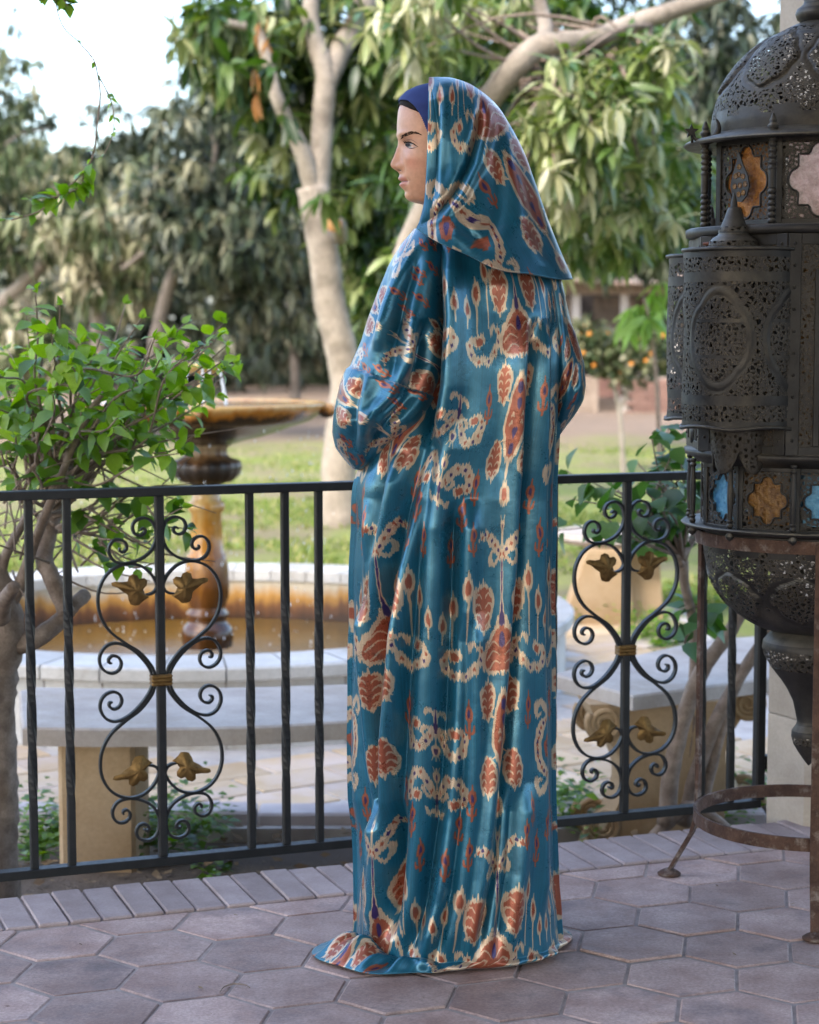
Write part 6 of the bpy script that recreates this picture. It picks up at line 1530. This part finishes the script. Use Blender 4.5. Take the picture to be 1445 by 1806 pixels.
# ---- pale green leafy shoots beside the shed
def shoots():
    Yl = 12.5; root = empty('leafy_sapling', pix(1150, 900, Yl), 'young plant with drooping light green leaves left of the lantern', 'plant')
    part(MB().add(*limb(PX((1165, 935, Yl), (1160, 700, Yl), (1150, 600, Yl), (1140, 540, Yl), (1135, 525, Yl)), [.016, .012, .006], 2)), 'stem', M_twig, root)
    S = rosettes(np.array([pix(x, y, Yl + d) for x, y, d in ((1128, 540, 0), (1150, 525, .1), (1145, 560, -.1), (1110, 550, 0), (1165, 550, 0), (1170, 500, .1))]), 9, .20, 1.0); leaf_parts(root, S, L_lime, TLs, 60)
shoots()
# ---- weeds, grass and fallen leaves
def weeds():
    P, D, L, T = [], [], [], []; rj = np.random.default_rng(17)
    for (px, py, wd, ht, n) in [(60, 1500, 45, .16, 60), (100, 1475, 30, .14, 30), (262, 1490, 30, .18, 46), (320, 1480, 40, .13, 40), (370, 1485, 25, .10, 20), (1005, 1440, 26, .16, 44), (1030, 1445, 18, .14, 20), (1075, 1090, 60, .12, 60), (1150, 1120, 50, .14, 70), (1195, 1140, 40, .14, 50), (1325, 1420, 40, .14, 50), (1290, 1440, 40, .10, 30), (378, 1545, 20, .05, 10), (1215, 1060, 30, .1, 40)]:
        c = pixz(px, py, GZ)
        for q in range(n):
            b = np.array(c) + (rj.normal(scale=wd * c.y / FPX * .55), rj.normal(scale=.12), -.01); h = ht * rj.uniform(.3, 1.1); lean = rj.normal(scale=.35, size=2)
            for k in range(5):
                t = (k + 1) / 5; P.append(b + np.array((lean[0] * h * t, lean[1] * h * t, h * t))); a = rj.uniform(0, 6.28); D.append((math.cos(a), math.sin(a), rj.uniform(-.2, .7))); L.append(rj.uniform(.018, .05)); T.append(rj.uniform(.1, .85))
    o = link('weeds', leaves_mesh('weeds', np.array(P), np.array(D), np.array(L), np.array(T), L_bush, leaf_small('oval', .3))); setp(o, 'small green weeds sprouting from the soil by the benches', 'weeds', kind='stuff')
    # lawn grass and dry blades
    n = 52000; Yg = 10.9 + 15 * rng.random(n) ** 1.5; X = rng.uniform(-.24, .24, n) * Yg
    k = np.array([noise.noise(Vector((x * .8, y * .8, 1))) for x, y in zip(X, Yg)]) > -.12; X, Yg = X[k], Yg[k]; n = len(X)
    Dg = rng.normal(scale=.5, size=(n, 3)); Dg[:, 2] = 1
    o = link('lawn_grass', leaves_mesh('lawn_grass', np.stack([X, Yg, np.full(n, GZ - .02)], 1), Dg, rng.uniform(.03, .085, n), rng.random(n), leafmat('grass_blade', [(0, (.07, .13, .02)), (.6, (.17, .22, .05)), (1, (.32, .29, .12))], .3, .6, .2), leaf_small('lance', .2))); setp(o, 'short patchy lawn grass behind the fountain', 'grass', kind='stuff')
    n = 700; Yd = rng.uniform(4.7, 6.0, n); X = rng.uniform(-.23, .25, n) * Yd; Dg = rng.normal(size=(n, 3)); Dg[:, 2] *= .15
    o = link('leaf_litter', leaves_mesh('leaf_litter', np.stack([X, Yd, GZ + .012 + .01 * rng.random(n)], 1), Dg, rng.uniform(.015, .05, n), rng.random(n), leafmat('litter', [(0, (.10, .06, .035)), (1, (.30, .22, .14))], .1, .9, .1), leaf_small('oval', -.1))); setp(o, 'dry leaf litter on the soil behind the railing', 'leaf litter', kind='stuff')
weeds()

def grit():
    n = 150; X = rng.uniform(-1.05, 1.05, n); Yd = rng.uniform(3.45, 4.5, n); k = np.array([edge_d((x, y)) < -.02 for x, y in zip(X, Yd)]); X, Yd = X[k], Yd[k]; n = len(X)
    Dg = rng.normal(size=(n, 3)); Dg[:, 2] *= .05; L = np.where(rng.random(n) < .12, rng.uniform(.012, .03, n), rng.uniform(.002, .007, n))
    o = link('floor_litter', leaves_mesh('floor_litter', np.stack([X, Yd, np.full(n, .0035)], 1), Dg, L, rng.random(n), bpy.data.materials['litter'], leaf_small('lance', -.05))); setp(o, 'bits of dry leaf and grit scattered on the tiles', 'litter', kind='stuff')
    tw = MB(); pts = [pixz(x, y, .003) for x, y in ((388, 1750), (395, 1741), (412, 1735), (432, 1737), (441, 1742))]; tw.add(*tube(smooth_path(pts, 14), [.0012, .0016, .0008], 5))
    setp(tw.build('dry_twig', M_twig), 'thin curved dry twig lying on the clay tiles', 'twig')
grit()
